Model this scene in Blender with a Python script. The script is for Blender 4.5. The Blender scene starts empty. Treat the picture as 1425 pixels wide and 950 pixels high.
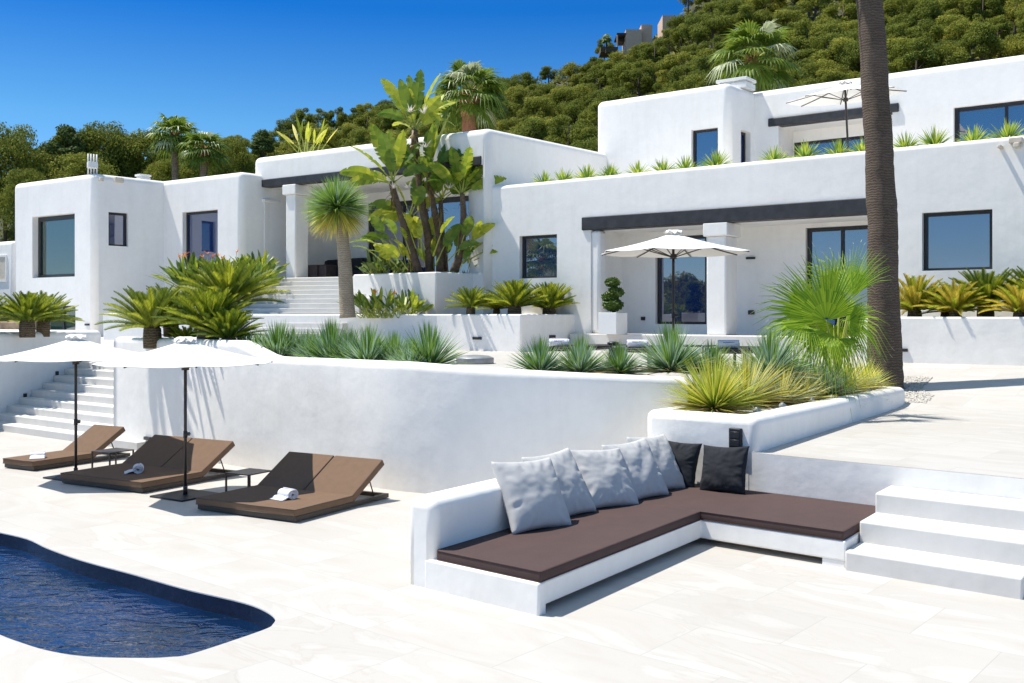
import bpy, bmesh, math, random
from mathutils import Vector, Matrix, noise
rnd = random.Random(7)
S = bpy.context.scene
COL = S.collection
PI = math.pi
# ------------------------------------------------------------------ camera model (pixel measurements of a 1425 x 950 frame)
CH, FP, CX, HY = 2.8, 1400.0, 712.5, 437.0
def P(px, py, z=0.0):
    d = (CH - z) * FP / (py - HY)
    return Vector(((px - CX) / FP * d, d, z))
def AT(px, d, z=0.0):
    return Vector(((px - CX) / FP * d, d, z))
def ZAT(py, d):
    return CH - (py - HY) * d / FP
def PXY(px, py, d):
    return AT(px, d, ZAT(py, d))
class Line:
    """a vertical wall plane: a ground line through a, running along e; n points into the building"""
    def __init__(s, a, e):
        s.a = Vector((a[0], a[1], 0)); s.e = Vector((e[0], e[1], 0)).normalized()
        s.n = Vector((-s.e.y, s.e.x, 0))
        if s.n.y < 0: s.n = -s.n
    def t(s, px):
        k = (px - CX) / FP
        return (k * s.a.y - s.a.x) / (s.e.x - k * s.e.y)
    def p(s, px, z=0.0, inn=0.0):
        q = s.a + s.e * s.t(px) + s.n * inn
        return Vector((q.x, q.y, z))
    def z(s, px, py):
        return ZAT(py, s.p(px).y)
    def off(s, d):
        return Line(s.a + s.n * d, s.e)
    def box(s, t0, t1, d0, d1, z0, z1):
        o = s.a + s.e * t0 + s.n * d0 + Vector((0, 0, z0))
        return (o, s.e * (t1 - t0), s.n * (d1 - d0), Vector((0, 0, z1 - z0)))
EL, NL = (.8, -.6), None
VU = Vector((.766, -.643, 0)); VV = Vector((.577, .817, 0)); A0 = Vector((.25, 9.33, 0))
def UV(u, v, z=0.0):
    q = A0 + VU * u + VV * v
    return Vector((q.x, q.y, z))
def toUV(p):
    d = p - A0
    det = VU.x * VV.y - VV.x * VU.y
    return ((d.x * VV.y - VV.x * d.y) / det, (VU.x * d.y - VU.y * d.x) / det)

# ------------------------------------------------------------------ materials
MATS = {}
def newmat(name):
    m = bpy.data.materials.new(name); m.use_nodes = True
    nt = m.node_tree; b = nt.nodes['Principled BSDF']
    MATS[name] = m
    return m, nt, b
def N(nt, t, **kw):
    n = nt.nodes.new(t)
    for k, v in kw.items():
        if k.startswith('i_'):
            n.inputs[k[2:].replace('_', ' ')].default_value = v
        else: setattr(n, k, v)
    return n
def ramp(nt, fac, stops):
    r = nt.nodes.new('ShaderNodeValToRGB')
    el = r.color_ramp.elements
    while len(el) > 1: el.remove(el[-1])
    el[0].position = stops[0][0]; el[0].color = (*stops[0][1], 1)
    for p, c in stops[1:]:
        e = el.new(p); e.color = (*c, 1)
    nt.links.new(fac, r.inputs[0])
    return r.outputs[0]
def coords(nt, kind='Object', rotz=0.0, scale=(1, 1, 1)):
    tc = nt.nodes.new('ShaderNodeTexCoord'); mp = nt.nodes.new('ShaderNodeMapping')
    mp.inputs['Rotation'].default_value = (0, 0, rotz); mp.inputs['Scale'].default_value = scale
    nt.links.new(tc.outputs[kind], mp.inputs[0])
    return mp.outputs[0]
def noise_tex(nt, co, scale, detail=4, rough=.55, dist=0.0):
    n = nt.nodes.new('ShaderNodeTexNoise')
    n.inputs['Scale'].default_value = scale; n.inputs['Detail'].default_value = detail
    n.inputs['Roughness'].default_value = rough; n.inputs['Distortion'].default_value = dist
    if co is not None: nt.links.new(co, n.inputs['Vector'])
    return n
def bump(nt, b, h, strength, dist=.02, chain=None):
    bp = nt.nodes.new('ShaderNodeBump'); bp.inputs['Strength'].default_value = strength
    bp.inputs['Distance'].default_value = dist
    nt.links.new(h, bp.inputs['Height'])
    if chain is not None: nt.links.new(chain, bp.inputs['Normal'])
    nt.links.new(bp.outputs[0], b.inputs['Normal'])
    return bp.outputs[0]
def plain(name, col, rough=.6, metal=0.0, var=.12, nscale=6.0, bstr=0.0, bscale=60.0, spec=.5):
    m, nt, b = newmat(name)
    co = coords(nt)
    n = noise_tex(nt, co, nscale, 5)
    lo = tuple(c * (1 - var) for c in col); hi = tuple(min(1, c * (1 + var)) for c in col)
    nt.links.new(ramp(nt, n.outputs[0], [(.3, lo), (.7, hi)]), b.inputs['Base Color'])
    b.inputs['Roughness'].default_value = rough; b.inputs['Metallic'].default_value = metal
    b.inputs['Specular IOR Level'].default_value = spec
    if bstr:
        n2 = noise_tex(nt, co, bscale, 3)
        bump(nt, b, n2.outputs[0], bstr, .01)
    return m
def stucco(name, col, var=.03, bstr=.35):
    m, nt, b = newmat(name)
    tc = nt.nodes.new('ShaderNodeNewGeometry')
    co = tc.outputs['Position']
    n = noise_tex(nt, co, .9, 6, .6)
    n2 = noise_tex(nt, co, 5.0, 5, .6)
    mx = N(nt, 'ShaderNodeMix', data_type='FLOAT'); mx.inputs[0].default_value = .4
    nt.links.new(n.outputs[0], mx.inputs[2]); nt.links.new(n2.outputs[0], mx.inputs[3])
    lo = tuple(c * (1 - var * 1.6) for c in col); hi = tuple(min(1, c * (1 + var)) for c in col)
    mp = nt.nodes.new('ShaderNodeMapping'); mp.inputs['Scale'].default_value = (1, 1, .12); nt.links.new(co, mp.inputs[0])
    n3 = noise_tex(nt, mp.outputs[0], 2.6, 6, .65)
    st = ramp(nt, n3.outputs[0], [(.34, (.965, .962, .955)), (.52, (1, 1, 1))])
    mm = N(nt, 'ShaderNodeMix', data_type='RGBA', blend_type='MULTIPLY'); mm.inputs[0].default_value = 1
    nt.links.new(ramp(nt, mx.outputs[0], [(.34, lo), (.6, hi)]), mm.inputs[6]); nt.links.new(st, mm.inputs[7])
    nt.links.new(mm.outputs[2], b.inputs['Base Color'])
    b.inputs['Roughness'].default_value = .85; b.inputs['Specular IOR Level'].default_value = .25
    w = noise_tex(nt, co, 1.6, 3, .5)
    g = noise_tex(nt, co, 16, 4, .6)
    c1 = bump(nt, b, w.outputs[0], bstr, .12)
    bump(nt, b, g.outputs[0], bstr * .6, .015, c1)
    return m
stucco('stucco', (.875, .855, .82), .03, .17)
stucco('stucco_house', (.885, .862, .825), .024, .13)
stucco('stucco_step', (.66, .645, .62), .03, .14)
def leafmat(name, a, b_, rough=.45, trans=.22, spec=.4):
    m, nt, b = newmat(name)
    g = nt.nodes.new('ShaderNodeNewGeometry')
    oi = nt.nodes.new('ShaderNodeObjectInfo')
    mx = N(nt, 'ShaderNodeMath', operation='ADD'); mx.inputs[1].default_value = 0
    md = N(nt, 'ShaderNodeMath', operation='MULTIPLY_ADD'); md.inputs[1].default_value = .7; md.inputs[2].default_value = -.35
    nt.links.new(oi.outputs['Random'], md.inputs[0])
    nt.links.new(g.outputs['Random Per Island'], mx.inputs[0]); nt.links.new(md.outputs[0], mx.inputs[1])
    mid = tuple((x + y) / 2 for x, y in zip(a, b_))
    col = ramp(nt, mx.outputs[0], [(.0, a), (.5, mid), (1., b_)])
    nt.links.new(col, b.inputs['Base Color'])
    b.inputs['Roughness'].default_value = rough; b.inputs['Specular IOR Level'].default_value = spec
    if trans > 0:
        tr = nt.nodes.new('ShaderNodeBsdfTranslucent'); ms = nt.nodes.new('ShaderNodeMixShader')
        ms.inputs[0].default_value = trans
        hs = nt.nodes.new('ShaderNodeHueSaturation'); hs.inputs['Value'].default_value = 1.5; hs.inputs['Hue'].default_value = .49
        nt.links.new(col, hs.inputs['Color']); nt.links.new(hs.outputs[0], tr.inputs['Color'])
        nt.links.new(b.outputs[0], ms.inputs[1]); nt.links.new(tr.outputs[0], ms.inputs[2])
        nt.links.new(ms.outputs[0], nt.nodes['Material Output'].inputs[0])
    return m
leafmat('pine_a', (0.135, 0.165, 0.026), (0.26, 0.275, 0.045), 0.7, 0.25, 0.08)
leafmat('pine_b', (0.105, 0.14, 0.026), (0.22, 0.25, 0.042), 0.7, 0.25, 0.08)
leafmat('pine_c', (0.2, 0.21, 0.03), (0.35, 0.35, 0.06), 0.7, 0.25, 0.08)
leafmat('cypress', (0.075, 0.11, 0.035), (0.16, 0.21, 0.06), 0.7, 0.15, 0.1)
leafmat('scrub', (0.1, 0.11, 0.02), (0.22, 0.22, 0.05), 0.8, 0.1, 0.05)
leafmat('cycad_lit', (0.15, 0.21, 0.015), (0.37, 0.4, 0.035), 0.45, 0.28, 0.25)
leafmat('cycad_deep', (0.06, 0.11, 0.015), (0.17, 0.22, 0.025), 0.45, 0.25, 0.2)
leafmat('cycad_gold', (0.3, 0.27, 0.03), (0.55, 0.46, 0.06), 0.45, 0.3, 0.35)
leafmat('blue_blade', (0.17, 0.28, 0.18), (0.42, 0.55, 0.4), 0.55, 0.15, 0.2)
leafmat('green_blade', (0.11, 0.23, 0.04), (0.28, 0.42, 0.09), 0.55, 0.2, 0.2)
leafmat('gold_blade', (0.44, 0.42, 0.05), (0.78, 0.7, 0.16), 0.5, 0.28, 0.3)
leafmat('lime_blade', (0.26, 0.36, 0.035), (0.56, 0.6, 0.1), 0.5, 0.28, 0.3)
leafmat('dry_blade', (.25, .17, .06), (.45, .33, .13), .6, .15)
leafmat('pale_blade', (0.38, 0.43, 0.26), (0.62, 0.64, 0.42), 0.5, 0.2, 0.3)
leafmat('fan_green', (0.11, 0.22, 0.015), (0.3, 0.43, 0.03), 0.5, 0.3, 0.15)
leafmat('fan_palm', (0.085, 0.15, 0.018), (0.22, 0.3, 0.04), 0.4, 0.3, 0.35)
leafmat('banana_leaf', (0.16, 0.25, 0.02), (0.42, 0.45, 0.045), 0.4, 0.35, 0.3)
leafmat('banana_deep', (0.07, 0.15, 0.02), (0.18, 0.26, 0.03), 0.4, 0.3, 0.3)
leafmat('strelitzia', (0.07, 0.13, 0.025), (0.2, 0.28, 0.05), 0.45, 0.25, 0.3)
leafmat('topiary', (0.05, 0.1, 0.015), (0.13, 0.2, 0.03), 0.5, 0.2, 0.3)
leafmat('flower_orange', (.65, .16, .02), (.8, .3, .04), .5, .2)
leafmat('flower_white', (.6, .55, .5), (.8, .75, .7), .5, .2)
plain('petiole', (.34, .38, .06), .5)
plain('petiole_brown', (.22, .15, .05), .5)
plain('trunk_banana', (.13, .085, .05), .8, var=.45, nscale=9, bstr=.6, bscale=14)
plain('bark_pine', (.11, .085, .06), .9, var=.4, bstr=.5, bscale=12)
plain('soil', (.20, .15, .10), .95, var=.3, bstr=.6, bscale=30)
plain('pale_gravel', (.55, .52, .47), .9, var=.25, nscale=30, bstr=.9, bscale=60)
def ringed(name, lo, hi, freq, rough=.85):
    m, nt, b = newmat(name)
    co = coords(nt)
    w = N(nt, 'ShaderNodeTexWave', bands_direction='Z'); w.inputs['Scale'].default_value = freq
    w.inputs['Distortion'].default_value = 9.0; w.inputs['Detail'].default_value = 6; w.inputs['Detail Scale'].default_value = 1.4; w.inputs['Detail Roughness'].default_value = .7
    nt.links.new(co, w.inputs['Vector'])
    n = noise_tex(nt, co, 2.2, 8, .7)
    mx = N(nt, 'ShaderNodeMix', data_type='FLOAT'); mx.inputs[0].default_value = .68
    nt.links.new(w.outputs['Fac'], mx.inputs[2]); nt.links.new(n.outputs[0], mx.inputs[3])
    nt.links.new(ramp(nt, mx.outputs[0], [(.25, lo), (.75, hi)]), b.inputs['Base Color'])
    b.inputs['Roughness'].default_value = rough; b.inputs['Specular IOR Level'].default_value = .2
    bump(nt, b, mx.outputs[0], .8, .06)
    return m
ringed('bark_palm', (.075, .055, .042), (.17, .128, .098), 5.5)
ringed('bark_palm_pale', (.16, .12, .085), (.36, .28, .2), 3.0)
ringed('bark_yucca', (.24, .19, .13), (.46, .39, .29), 5.0)
ringed('bark_cycad', (.06, .045, .03), (.24, .18, .11), 6.0)
plain('red_boots', (.28, .12, .06), .8, var=.4, nscale=14, bstr=.6, bscale=20)
# paving: big pale stone slabs with soft beige veins
def paving(name, rot, base, vein, tile=(1.2, 1.2)):
    m, nt, b = newmat(name)
    g = nt.nodes.new('ShaderNodeNewGeometry'); mp = nt.nodes.new('ShaderNodeMapping')
    mp.inputs['Rotation'].default_value = (0, 0, rot)
    nt.links.new(g.outputs['Position'], mp.inputs[0]); co = mp.outputs[0]
    br = nt.nodes.new('ShaderNodeTexBrick'); br.offset = .5
    br.inputs['Scale'].default_value = 1.0; br.inputs['Brick Width'].default_value = tile[0]; br.inputs['Row Height'].default_value = tile[1]
    br.inputs['Mortar Size'].default_value = .005; br.inputs['Mortar Smooth'].default_value = .4; br.inputs['Bias'].default_value = 0
    br.inputs['Color1'].default_value = (.0, .0, .0, 1); br.inputs['Color2'].default_value = (1, 1, 1, 1); br.inputs['Mortar'].default_value = (.5, .5, .5, 1)
    nt.links.new(co, br.inputs['Vector'])
    # a different vein field on every slab
    sc = N(nt, 'ShaderNodeVectorMath', operation='SCALE'); sc.inputs['Scale'].default_value = 7.0
    nt.links.new(br.outputs['Color'], sc.inputs[0])
    ad = N(nt, 'ShaderNodeVectorMath', operation='ADD'); nt.links.new(co, ad.inputs[0]); nt.links.new(sc.outputs[0], ad.inputs[1])
    mp2 = nt.nodes.new('ShaderNodeMapping'); mp2.inputs['Scale'].default_value = (.8, 2.0, 1); mp2.inputs['Rotation'].default_value = (0, 0, .5)
    nt.links.new(ad.outputs[0], mp2.inputs[0])
    v = noise_tex(nt, mp2.outputs[0], .75, 7, .55, 1.6)
    cl = noise_tex(nt, co, .35, 4, .5)
    # thin veins where the field crosses .5
    sb = N(nt, 'ShaderNodeMath', operation='SUBTRACT'); sb.inputs[1].default_value = .5; nt.links.new(v.outputs[0], sb.inputs[0])
    ab = N(nt, 'ShaderNodeMath', operation='ABSOLUTE'); nt.links.new(sb.outputs[0], ab.inputs[0])
    thin = ramp(nt, ab.outputs[0], [(.0, (1, 1, 1)), (.018, (.35, .35, .35)), (.06, (0, 0, 0))])
    soft = ramp(nt, v.outputs[0], [(.42, (0, 0, 0)), (.72, (1, 1, 1))])
    msk = ramp(nt, cl.outputs[0], [(.42, (.05, .05, .05)), (.68, (1, 1, 1))])
    def mul(x, y, k=None):
        mm = N(nt, 'ShaderNodeMath', operation='MULTIPLY'); nt.links.new(x, mm.inputs[0])
        if k is None: nt.links.new(y, mm.inputs[1])
        else: mm.inputs[1].default_value = k
        return mm.outputs[0]
    f1 = mul(mul(thin, msk), None, .34); f2 = mul(soft, None, .38)
    fa = N(nt, 'ShaderNodeMath', operation='ADD', use_clamp=True); nt.links.new(f1, fa.inputs[0]); nt.links.new(f2, fa.inputs[1])
    m1 = N(nt, 'ShaderNodeMix', data_type='RGBA'); m1.inputs[6].default_value = (*base, 1); m1.inputs[7].default_value = (*vein, 1)
    nt.links.new(fa.outputs[0], m1.inputs[0])
    # slab to slab tone
    tone = N(nt, 'ShaderNodeMix', data_type='RGBA', blend_type='MULTIPLY'); tone.inputs[0].default_value = 1
    rr = ramp(nt, br.outputs['Color'], [(0, (.94, .94, .94)), (1, (1.0, 1.0, 1.0))])
    nt.links.new(m1.outputs[2], tone.inputs[6]); nt.links.new(rr, tone.inputs[7])
    jm = N(nt, 'ShaderNodeMix', data_type='RGBA'); jm.inputs[7].default_value = (*[c * .82 for c in base], 1)
    nt.links.new(br.outputs['Fac'], jm.inputs[0]); nt.links.new(tone.outputs[2], jm.inputs[6])
    nt.links.new(jm.outputs[2], b.inputs['Base Color'])
    b.inputs['Roughness'].default_value = .6; b.inputs['Specular IOR Level'].default_value = .3
    iv = N(nt, 'ShaderNodeMath', operation='SUBTRACT'); iv.inputs[0].default_value = 1; nt.links.new(br.outputs['Fac'], iv.inputs[1])
    c1 = bump(nt, b, iv.outputs[0], .4, .004)
    bump(nt, b, v.outputs[0], .15, .02, c1)
    return m
paving('deck_stone', math.radians(40), (.532, .512, .48), (.39, .335, .275), (1.5, 1.0))
paving('terrace_stone', math.radians(40), (.532, .512, .48), (.39, .335, .275), (1.5, 1.0))
plain('black_metal', (.018, .018, .02), .4, .0, .1)
plain('bronze_metal', (.045, .036, .032), .4, .3, .1)
plain('base_plate', (.018, .02, .024), .45, .3, .15)
plain('dark_beam', (.028, .029, .033), .55, 0, .4, 3, .4, 12)
plain('canvas', (.8, .79, .77), .9, 0, .02, 12, .15, 250)
plain('cushion_taupe', (.172, .11, .072), .9, 0, .06, 9, .25, 400, .2)
plain('frame_bronze', (.06, .047, .037), .5, .2, .15)
plain('cushion_plum', (.078, .048, .044), .8, 0, .07, 4, .2, 350, .3)
plain('fabric_grey', (.53, .525, .52), .9, 0, .04, 7, .25, 300, .2)
plain('fabric_black', (.028, .03, .035), .9, 0, .08, 9, .25, 300, .2)
plain('towel_white', (.74, .74, .80), .95, 0, .04, 20, .6, 160, .1)
plain('towel_stitch', (.1, .11, .2), .9)
plain('dark_wood', (.045, .03, .03), .6, 0, .25)
plain('pot_white', (.78, .78, .77), .6, 0, .02)
plain('pool_tile', (.012, .018, .045), .25, 0, .3, 12)
plain('spot_grey', (.3, .31, .32), .45, .4, .2)
plain('tan_wall', (.66, .47, .34), .9, 0, .1)
plain('rubble_stone', (.38, .27, .18), .95, 0, .5, 3, .9, 6)
plain('chimney_white', (.72, .72, .70), .6, 0, .05)
plain('raw_plaster', (.62, .56, .46), .9, 0, .1)
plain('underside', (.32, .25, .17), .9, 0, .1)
def glass(name, refl_tint, f0, rough=.01):
    m, nt, b = newmat(name)
    b.inputs['Base Color'].default_value = (*refl_tint, 1); b.inputs['Roughness'].default_value = rough
    b.inputs['IOR'].default_value = (1 + math.sqrt(f0)) / (1 - math.sqrt(f0))
    g = nt.nodes.new('ShaderNodeNewGeometry')
    n = noise_tex(nt, g.outputs['Position'], .5, 1)
    bump(nt, b, n.outputs[0], .12, .03)
    return m
glass('window_glass', (.012, .035, .13), .27)  # blue of the reflected sky is painted into the base colour
glass('window_glass_green', (.02, .05, .04), .16)  # green of mirrored trees is painted into the base colour
def room_glass():
    m, nt, b = newmat('clear_glass')
    gl = nt.nodes.new('ShaderNodeBsdfGlossy'); gl.inputs['Roughness'].default_value = .01
    tr = nt.nodes.new('ShaderNodeBsdfTransparent'); tr.inputs[0].default_value = (.55, .62, .62, 1)
    fr = nt.nodes.new('ShaderNodeFresnel'); fr.inputs[0].default_value = 2.2
    ms = nt.nodes.new('ShaderNodeMixShader')
    nt.links.new(fr.outputs[0], ms.inputs[0]); nt.links.new(tr.outputs[0], ms.inputs[1]); nt.links.new(gl.outputs[0], ms.inputs[2])
    nt.links.new(ms.outputs[0], nt.nodes['Material Output'].inputs[0])
room_glass()
def water_mat():
    m, nt, b = newmat('water')
    g = nt.nodes.new('ShaderNodeNewGeometry'); mp = nt.nodes.new('ShaderNodeMapping')
    mp.inputs['Rotation'].default_value = (0, 0, math.radians(15)); mp.inputs['Scale'].default_value = (1.0, 1.9, 1)
    nt.links.new(g.outputs['Position'], mp.inputs[0])
    n1 = noise_tex(nt, mp.outputs[0], 3.2, 3, .5, .8)
    n2 = noise_tex(nt, mp.outputs[0], 11.0, 2, .5, .5)
    n0 = noise_tex(nt, mp.outputs[0], .6, 2)
    nt.links.new(ramp(nt, n0.outputs[0], [(.35, (.002, .013, .045)), (.65, (.004, .022, .085))]), b.inputs['Base Color'])
    b.inputs['Roughness'].default_value = .03; b.inputs['IOR'].default_value = 2.5
    c = bump(nt, b, n1.outputs[0], .42, .085)
    bump(nt, b, n2.outputs[0], .22, .02, c)
water_mat()
def terrain_mat():
    m, nt, b = newmat('hill_soil')
    g = nt.nodes.new('ShaderNodeNewGeometry')
    n = noise_tex(nt, g.outputs['Position'], .25, 8, .65)
    nt.links.new(ramp(nt, n.outputs[0], [(.3, (.03, .036, .012)), (.52, (.06, .065, .02)), (.7, (.15, .125, .075))]), b.inputs['Base Color'])
    b.inputs['Roughness'].default_value = .95
    n2 = noise_tex(nt, g.outputs['Position'], 1.4, 6, .7)
    bump(nt, b, n2.outputs[0], 1.0, .6)
terrain_mat()
plain('sea_blue', (.02, .06, .14), .25, 0, .2, .02)
plain('lawn', (.06, .1, .02), .95, 0, .3, 1.5, .6, 20)

# ------------------------------------------------------------------ mesh builder
class MB:
    def __init__(s): s.v = []; s.f = []; s.m = []; s.sm = []
    def vert(s, p): s.v.append(tuple(p)); return len(s.v) - 1
    def face(s, idx, m=0, smooth=False): s.f.append(tuple(idx)); s.m.append(m); s.sm.append(smooth)
    def poly(s, pts, m=0, smooth=False):
        i = len(s.v); s.v.extend(tuple(p) for p in pts); s.face(range(i, i + len(pts)), m, smooth)
    def pbox(s, o, a, b, c, m=0):
        o = Vector(o); i = len(s.v)
        for k in (0, 1):
            for q in (o, o + a, o + a + b, o + b): s.v.append(tuple(q + c * k))
        flip = a.cross(b).dot(c) < 0
        for q in ((0, 3, 2, 1), (4, 5, 6, 7), (0, 1, 5, 4), (1, 2, 6, 5), (2, 3, 7, 6), (3, 0, 4, 7)):
            s.face([i + j for j in (reversed(q) if flip else q)], m)
    def box(s, x0, x1, y0, y1, z0, z1, m=0):
        s.pbox((x0, y0, z0), Vector((x1 - x0, 0, 0)), Vector((0, y1 - y0, 0)), Vector((0, 0, z1 - z0)), m)
    def tube(s, pts, rad, n=8, m=0, cap=True, smooth=True):
        pts = [Vector(p) for p in pts]
        if not hasattr(rad, '__len__'): rad = [rad] * len(pts)
        rings = []; prev = None
        for k, p in enumerate(pts):
            t = (pts[min(k + 1, len(pts) - 1)] - pts[max(k - 1, 0)]).normalized()
            if prev is None:
                a = t.orthogonal().normalized()
            else:
                a = (prev - t * prev.dot(t)).normalized()
            prev = a; b = t.cross(a)
            rings.append([s.vert(p + (a * math.cos(2 * PI * j / n) + b * math.sin(2 * PI * j / n)) * rad[k]) for j in range(n)])
        for k in range(len(pts) - 1):
            for j in range(n):
                s.face((rings[k][j], rings[k][(j + 1) % n], rings[k + 1][(j + 1) % n], rings[k + 1][j]), m, smooth)
        if cap:
            s.face(list(reversed(rings[0])), m); s.face(rings[-1], m)
    def prism(s, poly, z0, z1, m=0):
        n = len(poly)
        ar = sum(poly[i][0] * poly[(i + 1) % n][1] - poly[(i + 1) % n][0] * poly[i][1] for i in range(n))
        if ar < 0: poly = list(reversed(poly))
        i = len(s.v)
        for z in (z0, z1):
            for p in poly: s.v.append((p[0], p[1], z))
        s.face(list(reversed(range(i, i + n))), m); s.face(range(i + n, i + 2 * n), m)
        for k in range(n): s.face((i + k, i + (k + 1) % n, i + n + (k + 1) % n, i + n + k), m)
    def mesh(s, name, mats):
        me = bpy.data.meshes.new(name)
        me.from_pydata(s.v, [], s.f)
        if not isinstance(mats, (list, tuple)): mats = [mats]
        for q in mats: me.materials.append(MATS[q] if isinstance(q, str) else q)
        me.polygons.foreach_set('material_index', s.m)
        me.polygons.foreach_set('use_smooth', s.sm)
        me.update()
        return me
    def build(s, name, mats, parent=None, bevel=0, seg=2, sel=None):
        me = s.mesh(name, mats)
        if bevel: bevel_mesh(me, bevel, seg, sel)
        return link(name, me, parent)
def link(name, me, parent=None):
    o = bpy.data.objects.new(name, me); COL.objects.link(o)
    if parent is not None: o.parent = parent
    return o
def bevel_mesh(me, w, seg=2, sel=None):
    bm = bmesh.new(); bm.from_mesh(me)
    bmesh.ops.remove_doubles(bm, verts=bm.verts, dist=1e-5)
    ed = [e for e in bm.edges if len(e.link_faces) == 2 and e.calc_face_angle(0) > .45 and (sel is None or sel(e))]
    r = bmesh.ops.bevel(bm, geom=ed, offset=w, offset_type='OFFSET', segments=seg, profile=.5, affect='EDGES', clamp_overlap=True)
    for f in r['faces']: f.smooth = True
    bm.to_mesh(me); bm.free(); me.update()
def cut(o, boxes):
    if not boxes: return
    mb = MB()
    for b in boxes: mb.pbox(*b)
    c = mb.build('cutter', ['stucco'])
    md = o.modifiers.new('b', 'BOOLEAN'); md.operation = 'DIFFERENCE'; md.object = c; md.solver = 'EXACT'
    dg = bpy.context.evaluated_depsgraph_get(); dg.update()
    me = bpy.data.meshes.new_from_object(o.evaluated_get(dg), depsgraph=dg)
    o.modifiers.clear(); old = o.data; o.data = me; bpy.data.meshes.remove(old)
    cm = c.data; bpy.data.objects.remove(c); bpy.data.meshes.remove(cm)
def tag(o, label, cat, group=None):
    o['label'] = label; o['category'] = cat
    if group: o['group'] = group
    return o
def empty(name, loc=(0, 0, 0), rz=0.0, label=None, cat=None, group=None, scale=1.0):
    o = bpy.data.objects.new(name, None); COL.objects.link(o)
    o.location = loc; o.rotation_euler = (0, 0, rz); o.scale = (scale,) * 3
    o.empty_display_size = .2
    if label: tag(o, label, cat, group)
    return o
def struct(name, o): o['kind'] = 'structure'; return o
def kids(o): return [c for c in KIDS.get(o.name, [])]
def copy_tree(o, parent=None):
    c = o.copy(); COL.objects.link(c)
    if parent is not None: c.parent = parent
    for ch in list(o.children): copy_tree(ch, c)
    return c
def place(proto, first, loc, rz=0.0, scale=1.0, label=None, group=None):
    r = proto if first else copy_tree(proto)
    r.location = loc; r.rotation_euler = (0, 0, rz)
    r.scale = scale if hasattr(scale, '__len__') else (scale,) * 3
    if label: r['label'] = label
    if group: r['group'] = group
    return r
def catmull(pts, n=8):
    pts = [Vector(p) for p in pts]; out = []
    for i in range(len(pts) - 1):
        p0 = pts[max(i - 1, 0)]; p1 = pts[i]; p2 = pts[i + 1]; p3 = pts[min(i + 2, len(pts) - 1)]
        for k in range(n):
            t = k / n
            out.append(.5 * ((2 * p1) + (p2 - p0) * t + (2 * p0 - 5 * p1 + 4 * p2 - p3) * t * t + (3 * p1 - p0 - 3 * p2 + p3) * t ** 3))
    out.append(pts[-1]); return out
# ================================================================== CAMERA, SUN, SKY
cam = bpy.data.cameras.new('camera'); co_ = bpy.data.objects.new('camera', cam); COL.objects.link(co_)
co_.location = (0, 0, CH); co_.rotation_euler = (PI / 2, 0, 0)
cam.sensor_width = 36; cam.lens = FP / 1425 * 36; cam.shift_y = -(475 - HY) / 1425
cam.clip_start = .1; cam.clip_end = 8000
S.camera = co_
SUN_EL = math.radians(64); SH = Vector((.955, -.30, 0)).normalized()      # horizontal direction in which shadows fall
sd = bpy.data.lights.new('sun', 'SUN'); sd.energy = 3.6; sd.angle = math.radians(.55); sd.color = (1.0, .95, .86)
so = bpy.data.objects.new('sun', sd); COL.objects.link(so)
ldir = Vector((SH.x * math.cos(SUN_EL), SH.y * math.cos(SUN_EL), -math.sin(SUN_EL)))
so.rotation_euler = ldir.to_track_quat('-Z', 'Y').to_euler(); so.location = (-10, 0, 30)
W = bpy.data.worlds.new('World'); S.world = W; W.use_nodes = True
wn = W.node_tree; bg = wn.nodes['Background']
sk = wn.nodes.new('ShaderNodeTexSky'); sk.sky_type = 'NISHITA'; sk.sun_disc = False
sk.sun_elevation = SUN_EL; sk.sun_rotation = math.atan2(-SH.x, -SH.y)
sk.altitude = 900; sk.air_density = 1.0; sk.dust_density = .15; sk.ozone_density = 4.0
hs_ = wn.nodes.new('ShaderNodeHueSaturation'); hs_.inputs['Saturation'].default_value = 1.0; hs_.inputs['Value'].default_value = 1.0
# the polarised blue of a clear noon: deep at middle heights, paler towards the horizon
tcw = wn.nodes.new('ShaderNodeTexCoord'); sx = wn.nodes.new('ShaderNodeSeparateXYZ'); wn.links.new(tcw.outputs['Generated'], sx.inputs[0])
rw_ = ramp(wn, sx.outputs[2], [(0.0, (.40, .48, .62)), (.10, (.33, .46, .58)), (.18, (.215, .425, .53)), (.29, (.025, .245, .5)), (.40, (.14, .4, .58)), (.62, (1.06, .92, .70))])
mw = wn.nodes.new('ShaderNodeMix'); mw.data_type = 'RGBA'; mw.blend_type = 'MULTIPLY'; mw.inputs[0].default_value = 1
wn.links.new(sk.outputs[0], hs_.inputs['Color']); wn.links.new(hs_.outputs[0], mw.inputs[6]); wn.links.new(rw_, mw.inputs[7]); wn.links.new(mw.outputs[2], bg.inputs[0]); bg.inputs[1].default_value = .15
S.view_settings.view_transform = 'Standard'; S.view_settings.look = 'None'; S.view_settings.gamma = 1; S.view_settings.exposure = .8
S.view_settings.use_curve_mapping = False
S.render.engine = 'CYCLES'
S.cycles.use_denoising = True; S.cycles.max_bounces = 8; S.cycles.diffuse_bounces = 4; S.cycles.transparent_max_bounces = 12
S.cycles.caustics_reflective = False; S.cycles.caustics_refractive = False; S.cycles.sample_clamp_indirect = 8

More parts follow.
